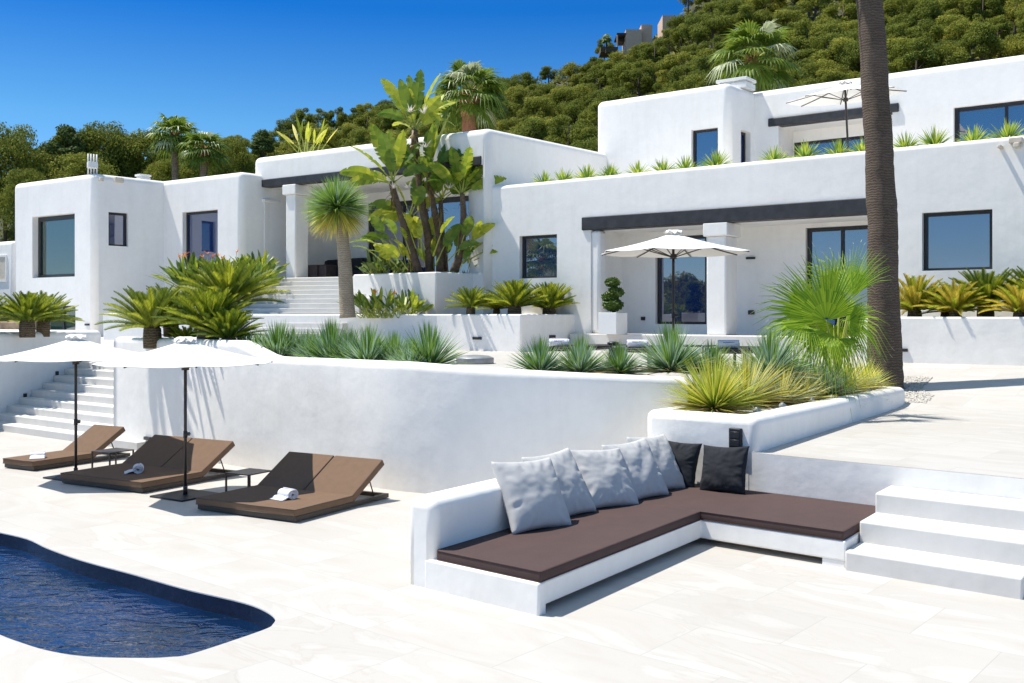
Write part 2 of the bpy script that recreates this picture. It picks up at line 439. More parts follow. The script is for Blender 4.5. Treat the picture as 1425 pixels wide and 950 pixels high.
# ================================================================== GROUND
pool_px = [(0, 740.6), (38, 749.5), (65, 762), (103, 776), (141, 787), (183, 798), (221, 809), (265, 821), (324, 834.5), (354, 843), (374, 852.5), (383, 861),
           (380, 868), (372, 874), (333, 888), (265, 910), (235, 914), (206, 915.3), (147, 914.6), (103, 911.5), (62, 904), (29.5, 894), (0, 883)]
pool_off = [(-60, 856), (-130, 815), (-185, 775), (-190, 745), (-150, 728), (-90, 725), (-40, 732)]
pool_loop = [P(x, y).xy for x, y in pool_px + pool_off]
pool_loop = [p.xy for p in catmull([Vector((p.x, p.y, 0)) for p in pool_loop + [pool_loop[0]]], 4)][:-1]
def sheet_with_hole(outer, hole, z):
    bm = bmesh.new()
    ed = []
    for lp in (outer, hole):
        vs = [bm.verts.new((p[0], p[1], z)) for p in lp]
        ed += [bm.edges.new((vs[i], vs[(i + 1) % len(vs)])) for i in range(len(vs))]
    bmesh.ops.triangle_fill(bm, use_beauty=True, use_dissolve=False, edges=ed)
    for f in bm.faces:
        if f.normal.z < 0: f.normal_flip()
    return bm
bm = sheet_with_hole([(-60, -25), (60, -25), (60, 70), (-60, 70)], pool_loop, 0)
me = bpy.data.meshes.new('pool_deck'); bm.to_mesh(me); bm.free(); me.materials.append(MATS['deck_stone'])
struct('d', link('pool_deck', me))
mb = MB(); n = len(pool_loop)                                            # rounded lip, tiled wall and floor of the pool
ctr = Vector((sum(p.x for p in pool_loop) / n, sum(p.y for p in pool_loop) / n))
ar = sum(pool_loop[i].x * pool_loop[(i + 1) % n].y - pool_loop[(i + 1) % n].x * pool_loop[i].y for i in range(n))
for i in range(n):
    a, b = pool_loop[i], pool_loop[(i + 1) % n]
    q = [(a.x, a.y, -.012), (b.x, b.y, -.012), (b.x, b.y, -1.4), (a.x, a.y, -1.4)]
    mb.poly(q if ar < 0 else list(reversed(q)), 0)
mb.poly([(p.x, p.y, -1.4) for p in (pool_loop if ar > 0 else reversed(pool_loop))], 0)
struct('d', mb.build('pool_basin', ['pool_tile']))
mb = MB()
for i in range(n):
    a, b = pool_loop[i], pool_loop[(i + 1) % n]
    q = [(a.x, a.y, 0), (b.x, b.y, 0), (b.x, b.y, -.012), (a.x, a.y, -.012)]
    mb.poly(q if ar < 0 else list(reversed(q)), 0)
struct('d', mb.build('pool_edge', ['stucco']))
mb = MB()
mb.poly([(p.x, p.y, -.17) for p in (pool_loop if ar > 0 else reversed(pool_loop))], 0)
struct('d', mb.build('pool_water', ['water']))
mb = MB()
R = 4000
for x0, x1, y0, y1 in ((-R, R, -90, -25), (-R, -60, -25, 70), (60, R, -25, 70), (-R, R, 70, R)):
    mb.poly([(x0, y0, -.02), (x1, y0, -.02), (x1, y1, -.02), (x0, y1, -.02)])
struct('d', mb.build('ground', ['hill_soil']))
mb = MB(); mb.poly([(-R, -R, -.6), (R, -R, -.6), (R, -90, -.6), (-R, -90, -.6)])
struct('d', mb.build('sea', ['sea_blue']))

# hillside behind the villa
SKYL = [(-400, 262), (0, 258), (120, 250), (200, 236), (260, 214), (350, 194), (420, 170), (480, 164), (540, 146), (600, 126), (700, 106), (770, 92), (830, 76), (862, 58), (935, 16), (960, -20), (1100, -80), (1425, -150), (1900, -230)]
def interp(tab, x):
    if x <= tab[0][0]: return tab[0][1]
    for (a, ya), (b, yb) in zip(tab, tab[1:]):
        if x <= b: return ya + (yb - ya) * (x - a) / (b - a)
    return tab[-1][1]
D0, D1 = 47.0, 200.0
def slope(px):
    y = interp(SKYL, px) + 24
    return max(.02, (ZAT(y, D1) - 3) / (D1 - D0))
def hill_z(x, y):
    px = CX + FP * x / max(y, 1)
    s = slope(px)
    if y < D0: z = 3 - (D0 - y) * .25
    elif y < D1: z = 3 + s * (y - D0)
    else: z = 3 + s * (D1 - D0) - (y - D1) * .35
    if y > 52: z += 1.6 * noise.noise(Vector((x * .035, y * .035, 3))) * min(1, (y - 52) / 25)
    return z
mb = MB(); nx, ny = 110, 60
for j in range(ny + 1):
    yy = 45 + (j / ny) ** 1.15 * 225
    for i in range(nx + 1):
        a = -1.0 + 2.0 * i / nx
        xx = a * (yy + 20); mb.vert((xx, yy, hill_z(xx, yy)))
for j in range(ny):
    for i in range(nx):
        k = j * (nx + 1) + i; mb.face((k, k + 1, k + nx + 2, k + nx + 1), 0, True)
struct('d', mb.build('hillside_terrain', ['hill_soil']))

# ================================================================== UPPER PAVED LEVELS
T1, T2, T3 = .92, 1.6, 1.84
FL = Line((6.38, 31.0), EL)                                              # the lower wing's front
RW = Line((9.6, 25.0), EL)                                               # front of the long planter by the palm
def ramp_z(v):
    t = min(1, max(0, (v - 13.0) / 4.6)); return T1 + (T2 - T1) * t * t * (3 - 2 * t)
mb = MB(); us = [-1.6, -1.0, 0, 2, 3.59, 6, 9, 13, 18, 26, 36]; vs = [5.29, 7, 9, 11, 13] + [13 + k * .46 for k in range(1, 11)] + [19, 21, 25]
for v in vs:
    for u in us: mb.vert(UV(u, v, ramp_z(v)))
for j in range(len(vs) - 1):
    for i in range(len(us) - 1):
        k = j * len(us) + i; mb.face((k, k + 1, k + len(us) + 1, k + len(us)), 0, True)
struct('d', mb.build('upper_terrace', ['terrace_stone']))
mb = MB()
o = UV(-1.6, 5.288, -.3); mb.pbox(o, VU * 38, VV * 1.2, Vector((0, 0, T1 + .3 - .003)))
lw = mb.build('terrace_wall', ['stucco'], None)
tag(lw, 'low white plastered wall holding up the paved terrace behind the steps', 'wall')

# retaining wall: a gently curved white wall with a rounded top
wpts = [P(158, 617), P(240, 631.5), P(308, 645), P(386, 657.5), P(470, 670), P(563, 684)]
wpts = [Vector((p.x, p.y, 0)) for p in wpts] + [Vector((-.35, 15.42, 0)), Vector((1.0, 15.4, 0)), Vector((2.75, 15.75, 0))]
wc = catmull(wpts, 8)
def wall_top(i):
    p = wc[i]; px = CX + FP * p.x / p.y
    if px < 328: return 2.31
    if px < 372: return 2.31 - .27 * (px - 328) / 44
    return 2.04 - .25 * max(0, min(1, (px - 560) / 420)) ** 1.0
WT = .42
mb = MB(); prof_n = 7; rows = []
for i, p in enumerate(wc):
    t = (wc[min(i + 1, len(wc) - 1)] - wc[max(i - 1, 0)]).normalized(); nn = Vector((-t.y, t.x, 0))
    if nn.y < 0: nn = -nn
    zt = wall_top(i); r = .13; row = []
    for k in range(prof_n):
        a = k / (prof_n - 1) * PI / 2
        row.append((nn * (r - r * math.cos(a)), zt - r + r * math.sin(a)))
    for k in range(prof_n):
        a = k / (prof_n - 1) * PI / 2
        row.append((nn * (WT - r + r * math.sin(a)), zt - r + r * math.cos(a)))
    row = [(Vector((0, 0, 0)), -.2), (Vector((0, 0, 0)), zt * .5)] + row + [(nn * WT, -.2)]
    rows.append([mb.vert((p.x + o_.x, p.y + o_.y, z)) for o_, z in row])
for a, b in zip(rows, rows[1:]):
    for k in range(len(a) - 1): mb.face((a[k], b[k], b[k + 1], a[k + 1]), 0, True)
mb.face(list(reversed(rows[0])), 0); mb.face(rows[-1], 0)
rwall = mb.build('retaining_wall', ['stucco'])
tag(rwall, 'long curved white retaining wall with a soft rounded top behind the brown loungers', 'wall')
def wall_light(parent, line, px, py, w=.22, h=.085, dep=.06, inn=0):
    t = line.t(px); d = line.p(px).y; z = ZAT(py, d)
    mbx = MB(); mbx.pbox(*line.box(t - w / 2, t + w / 2, inn - dep, inn + .01, z - h / 2, z + h / 2))
    return mbx.build('wall_light', ['black_metal'], parent, .008, 2)
p1, p2 = P(158, 617), P(308, 645)
wall_light(rwall, Line(p1, (p2 - p1)), 205, 610, .26, .07, .05, .03)

# terrace floors behind the wall
i0 = next(i for i, p in enumerate(wc) if CX + FP * p.x / p.y > 330)
inner = [Vector((p.x, p.y + .2, 0)) for p in wc]
loop = [p for p in inner] + [UV(-1.55, 6.8), UV(-1.55, 13.8), UV(-1.55, 18.5), RW.off(.4).p(1250), RW.off(.4).p(1560), Vector((45, 40, 0)), Vector((45, 60, 0)), Vector((-3, 60, 0)), Vector((-6.2, 29, 0)), Vector((-6.2, 24.6, 0))]
mb = MB(); mb.poly([(p.x, p.y, T2) for p in loop])
struct('d', mb.build('middle_terrace', ['terrace_stone']))
mb = MB(); mb.prism([(-60, 27.55), (-13.2, 27.55), (-11.6, 29.2), (-6.2, 25.2), (-3, 60), (-60, 60)], -.2, T3)
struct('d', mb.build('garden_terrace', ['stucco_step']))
# planting beds of soil behind the wall's rim
def bed(i_a, i_b, d0, d1, z, name):
    m_ = MB(); A_ = []; B_ = []
    for i in range(i_a, i_b):
        p = wc[i]; t = (wc[min(i + 1, len(wc) - 1)] - wc[max(i - 1, 0)]).normalized(); nn = Vector((-t.y, t.x, 0))
        if nn.y < 0: nn = -nn
        A_.append(p + nn * d0); B_.append(p + nn * d1)
    for k in range(len(A_) - 1):
        m_.poly([(A_[k].x, A_[k].y, z), (A_[k + 1].x, A_[k + 1].y, z), (B_[k + 1].x, B_[k + 1].y, z), (B_[k].x, B_[k].y, z)])
    o_ = m_.build(name, ['soil']); o_['kind'] = 'structure'; return o_
bed(0, i0 + 1, .3, 2.4, 2.2, 'planting_bed')
bed(i0, len(wc) - 1, .3, 1.35, 1.78, 'planting_bed')

# ------------------------------------------------------------------ garden stair on the left
VP_ = Vector((.6, .8, 0)); UP_ = Vector((.8, -.6, 0))
b0 = P(0, 599.6); b1 = P(157, 622)
stair = empty('garden_stair', (0, 0, 0), 0, 'wide white stair of low steps climbing past the retaining wall to the house', 'stairs')
d_ = (b1 - b0).normalized(); vq = Vector((-d_.y, d_.x, 0))
nst = 11; rz_, tr_ = T3 / 11, .36
for k in range(nst):
    m_ = MB(); o_ = b0 - d_ * (3.2 - .003 * k) + vq * (k * tr_) + Vector((0, 0, -.1 if k == 0 else k * rz_ - .03))
    L_ = (b1 - b0).length + 3.2 + .9 - .006 * k
    m_.pbox(o_, d_ * L_, vq * (tr_ * (nst - k) + .6 - .003 * k), Vector((0, 0, rz_ + (.1 if k == 0 else .03))))
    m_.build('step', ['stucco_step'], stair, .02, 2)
# flank wall of the stair, the raised planter with the far cycads
fa = Vector((-13.25, 24.05, 0)); fd = Vector((.36, .93, 0)).normalized()
poly = [fa - fd * 3.0 + Vector((-.2, 0, 0)), fa, fa + fd * 4.3, fa + fd * 4.9 + Vector((-.35, .4, 0)), fa + fd * 4.9 + Vector((-14, 6, 0)), fa - fd * 3 + Vector((-14, 3, 0))]
mb = MB(); mb.prism([p.xy for p in poly], -.2, 2.34)
fw = mb.build('raised_planter', ['stucco'], None, .14, 4, lambda e: max(v.co.z for v in e.verts) > 0)
tag(fw, 'white curved planter wall beside the garden stair holding stout cycads', 'planter')
for px, py in ((34.5, 550), (79, 519)):
    m_ = MB(); q = None
    ln = Line(fa, fd); z = ZAT(py, ln.p(px).y); t = ln.t(px)
    m_.pbox(*ln.box(t - .05, t + .05, -.03, .03, z - .05, z + .05)); m_.build('step_light', ['black_metal'], fw, .01, 2)

# ================================================================== VILLA
villa = empty('villa', (0, 0, 0), 0, 'white flat-roofed modern villa of stepped rounded cubes with dark windows', 'house')
ML = Line((-.83, 36.15), (.826, -.563)); SD = Vector((.647, .763, 0)).normalized()
LFL = Line(AT(336, 42.0), (.826, -.563))
c228 = LFL.p(228)
tt = None
for k in range(2000):
    q = c228 - SD * (k * .005)
    if CX + FP * q.x / q.y <= 130: break
c130 = q; LL = Line(c130, (.826, -.563))
UL = Line(AT(835, 42.0), EL); c1015 = UL.p(1015)
for k in range(2000):
    q = c1015 + SD * (k * .005)
    if CX + FP * q.x / q.y >= 1050: break
c1050 = q; UBL = Line(c1050, EL)
topsel = lambda zt: (lambda e: min(v.co.z for v in e.verts) > zt - .01 or abs(e.verts[0].co.z - e.verts[1].co.z) > 1)
def block(poly, z0, z1, bev=.2, mat='stucco_house'):
    m_ = MB(); m_.prism([(p.x, p.y) for p in poly], z0, z1)
    return m_.build('wall_block', [mat], villa, bev, 5, topsel(z1))
def window(line, px0, px1, z0, z1, dep=.24, mull=(), fw_=.1, mat='window_glass', name='window', inn=0.0, ends=(0, 0)):
    """frame and pane standing inside a niche of the wall"""
    ta, tb = line.t(px0) + ends[0], line.t(px1) + ends[1]
    f = MB(); e, nn = line.e, line.n
    def bar(a0, a1, h0, h1): f.pbox(*line.box(a0, a1, inn + dep - .08, inn + dep + .02, h0, h1))
    bar(ta + .003, ta + fw_, z0 + .003, z1 - .003); bar(tb - fw_, tb - .003, z0 + .003, z1 - .003)
    bar(ta + fw_, tb - fw_, z1 - fw_, z1 - .004); bar(ta + fw_, tb - fw_, z0 + .004, z0 + fw_ * .7)
    for mpx in mull:
        q_ = line.t(mpx); bar(q_ - .045, q_ + .045, z0 + fw_ * .7, z1 - fw_)
    fo = f.build(name, ['black_metal'], villa)
    g = MB(); g.pbox(*line.box(ta + fw_ * .5, tb - fw_ * .5, inn + dep - .02, inn + dep + .0, z0 + fw_ * .4, z1 - fw_ * .5))
    g.build('pane', [mat], fo)
    return line.box(ta, tb, inn - .3, inn + dep + .03, z0, z1)
# --- lower wing
ZF, ZB, ZBT = 2.14, 5.63, 6.07
t680 = FL.t(680)
tl = t680 - 1.0; tr = FL.t(1600)
pt = lambda L, t, d=0: L.a + L.e * t + L.n * d
low = block([pt(FL, tl), pt(FL, tr), pt(FL, tr, 11), pt(FL, tl, 11)], 1.0, 7.42, .13)
PB = FL.off(2.1)
cuts = []
cuts.append(FL.box(FL.t(822), FL.t(1232), -.5, 2.1, ZF, ZB))
cuts.append(window(FL, 723, 775, 4.06, 5.56))
cuts.append(window(FL, 1283, 1381, 3.98, 5.56))
cuts.append(window(PB, 912, 983, 2.46, 5.46, .22, (), .12, 'window_glass', 'door'))
cuts.append(window(PB, 1121, 1212, 2.3, 5.5, .22, (1170,), .12, 'window_glass', 'door'))
cut(low, cuts[:3]); 
cut(low, cuts[3:])
# dark timber lintel
mb = MB(); mb.pbox(*FL.box(FL.t(810.5), FL.t(1238), -.07, .5, ZB - .004, ZBT)); mb.build('beam', ['dark_beam'], villa, .03, 2)
# porch step, column with capital
mb = MB(); mb.prism([pt(FL, FL.t(803), -.45).xy, pt(FL, FL.t(1245), -.45).xy, pt(FL, FL.t(1245), 2.0).xy, pt(FL, FL.t(803), .3).xy], 1.2, ZF + .012)
mb.build('porch_step', ['stucco_step'], villa, .03, 3)
def column(line, px0, px1, depth, z0, z1, cap_h, cap_o, inn=0.02):
    ta, tb = line.t(px0), line.t(px1)
    m_ = MB(); m_.pbox(*line.box(ta, tb, inn, inn + depth, z0, z1 - cap_h)); c = m_.build('column', ['stucco_house'], villa, .05, 3)
    m_ = MB(); m_.pbox(*line.box(ta - cap_o, tb + cap_o, inn - cap_o, inn + depth + cap_o, z1 - cap_h + .003, z1 - .006)); m_.build('capital', ['stucco_house'], c, .03, 2)
column(FL, 983, 1009.5, .85, ZF + .01, ZB, .42, .09)
mb = MB(); mb.pbox(*FL.box(FL.t(822) - .03, FL.t(834), .03, .5, ZF + .01, ZB - .01)); mb.build('pilaster', ['stucco_house'], villa, .12, 4)
for px, py, w_, h_ in ((858, 362, .28, .07), (1045, 359, .3, .07), (895.5, 443, .14, .12), (1046, 434.5, .2, .14)):
    wall_light(villa, PB, px, py, w_, h_, .07)
# spouts and flood lights under the roof edge at the far right
for px, py, w_, h_, dp in ((1393.5, 205.5, .09, .09, .3), (1415, 196, .32, .14, .2), (1417, 203, .14, .12, .26)):
    t_ = FL.t(px); z_ = FL.z(px, py); m_ = MB(); m_.pbox(*FL.box(t_ - w_ / 2, t_ + w_ / 2, -dp, .02, z_ - h_ / 2, z_ + h_ / 2)); m_.build('roof_spout', ['raw_plaster'], villa, .02, 2)
# --- portico wing
m680 = ML.p(680); m352 = ML.p(352)
mid = block([m680, m352, m352 + ML.n * 9, m680 + SD * 9 + Vector((0, 0, 0))], 1.0, 9.52, .26)
ZL, ZMB, ZMT = 4.27, 8.2, 8.52
MBK = ML.off(4.2)
mc = [ML.box(ML.t(359), ML.t(672), -.6, 4.2, ZL, ZMB)]
cut(mid, mc)
mc = [window(MBK, 512, 640, ZL + .03, 7.75, .15, (560, 600), .22, 'window_glass', 'window', 0, (0, 1.2)), window(MBK, 421, 437.5, 5.55, 7.3, .15, (), .14)]
cut(mid, mc)
mb = MB(); mb.pbox(*ML.box(ML.t(360.5), ML.t(670), -.06, .45, ZMB - .004, ZMT)); mb.build('beam', ['dark_beam'], villa, .03, 2)
column(ML, 397, 410.5, .75, ZL + .01, ZMB, .42, .1)
mb = MB(); mb.pbox(*ML.box(ML.t(358), ML.t(366.5), .05, .8, ZL, ZMB - .62)); c_ = mb.build('column', ['stucco_house'], villa, .05, 3)
mb = MB(); mb.pbox(*ML.box(ML.t(358), ML.t(366.5) + .1, -.02, .9, ZMB - .617, ZMB - .5)); mb.pbox(*ML.box(ML.t(358), ML.t(365.5), .07, .7, ZMB - .497, ZMB - .006)); mb.build('capital', ['stucco_house'], c_, .02, 2)
# --- left wing
l336 = LFL.p(336); l228 = LFL.p(228)
lw_ = block([l336, l228 - LFL.e * .6, l228 - LFL.e * .6 + LFL.n * 7, l336 + SD * 7], 1.0, 8.77, .24)
cut(lw_, [window(LFL, 254, 303, 4.9, 7.27, .28)])
p130 = c130; p18 = LL.p(18)
lb = block([p130, p18, p18 + LL.n * 9, c228 + SD * 7, c228], 1.0, 8.76, .24)
SL = Line(c130, SD)
if SL.n.x > 0: SL.n = -SL.n
cut(lb, [window(LL, 45, 104, 4.42, 7.15, .35, (), .2, 'window_glass_green'), window(SL, 151, 178.5, 5.73, 7.17, .22, (), .1),
         window(LL, 57, 105, 2.0, 3.17, .25, (83,), .09, 'window_glass_green')])
for px, py in ((122, 451.5), (28, 449.5)): wall_light(villa, LL, px, py, .28, .08, .06)
# plaster kerb on the roof corner
# --- upper floor
t830 = UL.t(829)
ub = block([pt(UL, t830), c1015, c1015 + SD * 9, pt(UL, t830, 8)], 7.0, 11.7, .26)
USL = Line(c1015, SD)
if USL.n.x > 0: USL.n = -USL.n
cut(ub, [window(UL, 962, 999, 8.2, 10.02, .24), window(USL, 1031, 1044.5, 7.7, 10.0, .3)])
tr2 = UBL.t(1600)
bb = block([c1050 - UBL.e * 1.5, pt(UBL, tr2), pt(UBL, tr2, 8), c1050 - UBL.e * 1.5 + UBL.n * 8], 7.0, 11.69, .26)
UPB = UBL.off(1.6)
zub = 10.2
cut(bb, [UBL.box(UBL.t(1083), UBL.t(1242), -.5, 1.6, 7.43, zub)])
cut(bb, [window(UPB, 1105, 1240, 7.5, 9.75, .1, (1170,), .12, 'window_glass'), window(UBL, 1327, 1560, 8.0, 10.12, .24, (1399, 1480), .14)])
mb = MB(); mb.pbox(*UBL.box(UBL.t(1069.5), UBL.t(1251), -.09, .45, zub - .004, zub + .32)); mb.build('beam', ['dark_beam'], villa, .04, 2)
# chimneys and roof boxes
def chimney_pipes():
    q = SL.p(136, 8.76, .45); c = empty('chimney', q, .6); c.parent = villa
    for k in range(4):
        m_ = MB(); x = (k - 1.5) * .115; m_.tube([(x, 0, 0), (x, 0, .86)], .032, 8); m_.build('flue', ['chimney_white'], c)
    m_ = MB(); m_.box(-.2, .2, -.14, .14, .26, .52); m_.build('chimney_box', ['chimney_white'], c, .02, 2)
chimney_pipes()
def roof_box(p, rz, w, d, h, name='roof_vent'):
    c = MB(); c.box(-w / 2, w / 2, -d / 2, d / 2, 0, h * .55); c.box(-w * .42, w * .42, -d * .42, d * .42, h * .555, h * .72); c.box(-w / 2 - .03, w / 2 + .03, -d / 2 - .03, d / 2 + .03, h * .725, h)
    o_ = c.build(name, ['chimney_white'], villa, .015, 2); o_.location = p; o_.rotation_euler = (0, 0, rz)
roof_box(SL.p(214, 8.75, .9), .87, .5, .4, .3)
q = UL.p(1000, 11.69, 1.6); roof_box(q, -.64, 1.25, .9, .42, 'chimney')
mb = MB(); t_ = SL.t(163); mb.pbox(*SL.box(t_ - .15, t_ + .25, -.13, .02, 8.45, 8.68)); mb.build('roof_spout', ['raw_plaster'], villa, .03, 2)
mb = MB(); t_ = SL.t(140); mb.pbox(*SL.box(t_ - .08, t_ + .08, -.14, .02, 8.42, 8.58)); mb.build('roof_spout', ['raw_plaster'], villa, .03, 2)

# --- landing before the portico and its stair
lc0 = AT(240, 43.3); lc1 = AT(394, 40.6)
CK = Line(lc1, (lc1 - lc0))
mb = MB(); e_ = (lc1 - lc0).normalized(); n_ = Vector((-e_.y, e_.x, 0))
far_r = ML.p(660)
mb.prism([lc0.xy, lc1.xy, (lc1 + e_ * 6.2).xy, (ML.p(676) + ML.n * .3).xy, (ML.p(352) + ML.n * .3).xy, (lc0 + n_ * 3).xy], 1.2, ZL - .003)
ld = mb.build('portico_landing', ['stucco_step'], None, .04, 3, topsel(ZL)); tag(ld, 'white raised landing in front of the portico columns at the stair head', 'landing')
pst = empty('portico_stair', (0, 0, 0), 0, 'white flight of steps rising to the portico behind the tall trunked yucca', 'stairs')
wv = -n_; nn_ = 15; rr_ = (ZL - T2) / nn_
for k in range(nn_):
    z1 = ZL - rr_ * (k + 1) + .0; m_ = MB(); tr__ = .34
    o_ = lc1 + e_ * .02 + wv * (tr__ * (k)) + Vector((0, 0, z1 - .25 if k < nn_ - 1 else 1.3))
    m_.pbox(o_, e_ * 5.4, wv * (tr__ + .0), Vector((0, 0, z1 - o_.z)))
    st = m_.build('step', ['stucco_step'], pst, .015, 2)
# stepped cheek wall on the stair's near-left side
mb = MB()
for k in range(9):
    z1 = ZL - rr_ * (k + 1) + .16
    mb.pbox(lc1 - e_ * .35 + wv * (.34 * k) + Vector((0, 0, 1.2)), e_ * .36, wv * .338, Vector((0, 0, z1 - 1.2)))
ch_ = mb.build('stair_cheek', ['stucco_step'], pst)

# --- planters in front of the house
def planter(poly, z0, z1, name, label, rim=.22, soil='soil', dip=.1, bev=.05, soildip=None):
    root = empty(name, (0, 0, 0), 0, label, 'planter')
    m_ = MB(); m_.prism([(p[0], p[1]) for p in poly], z0, z1); body = m_.build('planter_wall', ['stucco'], root, bev, 4, topsel(z1))
    c = sum((Vector((p[0], p[1], 0)) for p in poly), Vector()) / len(poly)
    inn = []
    k = len(poly)
    for i in range(k):
        a, b, d = Vector(poly[i - 1][:2]), Vector(poly[i][:2]), Vector(poly[(i + 1) % k][:2])
        e1 = (b - a).normalized(); e2 = (d - b).normalized()
        n1 = Vector((-e1.y, e1.x)); n2 = Vector((-e2.y, e2.x))
        if n1.dot(c.xy - b) < 0: n1 = -n1
        if n2.dot(c.xy - b) < 0: n2 = -n2
        bis = (n1 + n2).normalized(); inn.append(b + bis * rim / max(.3, bis.dot(n1)))
    m2 = MB(); m2.prism([(p.x, p.y) for p in inn], z1 - dip - .05, z1 + .3)
    cu = m2.build('cutter', ['stucco'])
    md = body.modifiers.new('b', 'BOOLEAN'); md.operation = 'DIFFERENCE'; md.object = cu; md.solver = 'EXACT'
    dg = bpy.context.evaluated_depsgraph_get(); dg.update()
    me = bpy.data.meshes.new_from_object(body.evaluated_get(dg), depsgraph=dg); body.modifiers.clear(); body.data = me
    cm = cu.data; bpy.data.objects.remove(cu); bpy.data.meshes.remove(cm)
    m3 = MB(); cc = [(p.x, p.y) for p in inn]
    ar_ = sum(cc[i][0] * cc[(i + 1) % k][1] - cc[(i + 1) % k][0] * cc[i][1] for i in range(k))
    if ar_ < 0: cc.reverse()
    m3.poly([(x, y, z1 - dip) for x, y in cc]); m3.build('soil', [soil], root)
    return root, body
# middle planter (top level with the eye)
mc_ = Vector((.285, 32, 0)); E1 = Vector((-.8, .6, 0))
MPL = Line(mc_, EL)
q608 = MPL.p(608); q385 = MPL.p(608) + Vector((-.93, .36, 0)) * 7.6
pl_mid, b_ = planter([mc_, q608, q385, q385 + Vector((.3, .9, 0)) * 2.2, MPL.p(608) + Vector((.2, .98, 0)) * 2.6, mc_ + SD * 3.4], 1.0, 2.8, 'planter', 'long angular white planter of cycads standing on the middle terrace', .2, 'soil', .05)
wall_light(pl_mid, MPL, 664.5, 470.5, .36, .09, .05)
SPL = Line(mc_, SD)
if SPL.n.x > 0: SPL.n = -SPL.n
wall_light(pl_mid, SPL, 768, 468, .3, .09, .05)
# upper planter of the giant strelitzia
uc = AT(606.5, 35.1); ul_ = uc + Vector((-.8, .6, 0)) * 4.1; ur = uc + SD * 3.6
pl_up, b_ = planter([uc, ul_, ul_ + SD * 3, ur + Vector((-.8, .6, 0)) * .5, ur], 1.2, 4.28, 'planter', 'tall white corner planter from which the giant banana-leaved strelitzia grows', .2, 'soil', .05)
# planter under the left cycads, in front of the left wing
pa = AT(143, 37.5); pb = AT(262, 36.0)
pl_l, b_ = planter([pa, pb, pb + SD * 4, pa + SD * 4], 1.0, 2.84, 'planter', 'plain white planter wall in front of the left wing beneath the bird-of-paradise bush', .2, 'soil', .05)
# long planter at the right behind the palm
ra, rb = RW.p(1196), RW.p(1600)
pl_r, b_ = planter([ra, rb, rb + RW.n * 2.6, ra + RW.n * 2.6], 1.0, 2.735, 'planter', 'long white planter of golden cycads running along the wall behind the tall palm trunk', .22, 'soil', .06)
wall_light(pl_r, RW, 1257, 487, .22, .08, .05)
# low front planter beside the sofa
fa_, fb_ = UV(-1.76, 5.286), UV(.02, 5.286); fc_, fd_ = UV(-.14, 13.81), UV(-1.9, 13.81)
pl_f, b_ = planter([fa_, fb_, fc_, fd_], -.1, 1.4, 'planter', 'low white rounded planter beside the sofa filled with spiky yellow-green plants', .3, 'pale_gravel', .07, .12)
for v in b_.data.vertices:                                                # its top falls slightly towards the far end
    if v.co.z > 1.0:
        vv_ = toUV(v.co)[1]; v.co.z -= .10 * max(0, min(1, (vv_ - 5.29) / 8.5))
for c in pl_f.children:
    if c.name.startswith('soil'):
        for v in c.data.vertices: v.co.z -= .10 * max(0, min(1, (toUV(v.co)[1] - 5.29) / 8.5))
PFL = Line(UV(0, 5.286), VU)
mb = MB(); t_ = PFL.t(1025); mb.pbox(*PFL.box(t_ - .09, t_ + .09, -.06, .015, .93, 1.235)); sp = mb.build('socket_box', ['base_plate'], pl_f, .012, 2)
mb = MB(); mb.pbox(*PFL.box(t_ - .07, t_ + .07, -.066, -.055, .99, 1.08)); mb.pbox(*PFL.box(t_ - .07, t_ + .07, -.066, -.055, 1.1, 1.19)); mb.build('socket_cover', ['black_metal'], sp, .004, 1)

# far left: low outbuilding and a rubble wall
ob = empty('outbuilding', (0, 0, 0), 0, 'low pinkish white outbuilding with a small barred window at the edge of the garden', 'outbuilding')
OL = Line(AT(20, 48), (.826, -.563))
mb = MB(); mb.pbox(*OL.box(-12, OL.t(17.5), 0, 5, 1.0, 6.32)); ow = mb.build('wall', ['stucco_house'], ob, .2, 4)
m_ = MB(); t0_, t1_ = OL.t(-3), OL.t(10)
for a_, b_2, h0, h1 in ((t0_, t0_ + .09, 4.35, 5.65), (t1_ - .09, t1_, 4.35, 5.65), (t0_ + .09, t1_ - .09, 5.56, 5.65), (t0_ + .09, t1_ - .09, 4.35, 4.44)): m_.pbox(*OL.box(a_, b_2, -.05, .03, h0, h1))
wf = m_.build('window', ['pot_white'], ob); m_ = MB(); m_.pbox(*OL.box(t0_ + .09, t1_ - .09, -.015, .02, 4.44, 5.56)); m_.build('pane', ['raw_plaster'], wf)
mb = MB(); mb.pbox(AT(-30, 38, 1.5), Vector((2.2, 0, 0)), Vector((0, .5, 0)), Vector((0, 0, 1.02))); tag(mb.build('stone_wall', ['rubble_stone'], None, .05, 2), 'low wall of tan rubble stone glimpsed behind the far cycads', 'wall')

# ------------------------------------------------------------------ steps beside the sofa
sp_ = empty('terrace_steps', UV(0, 0), 0, 'white plaster steps climbing from the pool deck to the terrace beside the sofa', 'steps')
vz = [(3.47, .21), (4.0, .45), (4.62, .68)]; ve = [4.0, 4.62, 5.288]
for (v0, z1), v1 in zip(vz, ve):
    m_ = MB(); q_ = .003 * vz.index((v0, z1)); m_.pbox(UV(1.81 + q_, v0, -.1) - UV(0, 0), VU * (1.78 - q_ * 2), VV * (5.288 - q_ - v0), Vector((0, 0, z1 + .1)))
    m_.build('step', ['stucco_step'], sp_, .022, 3)
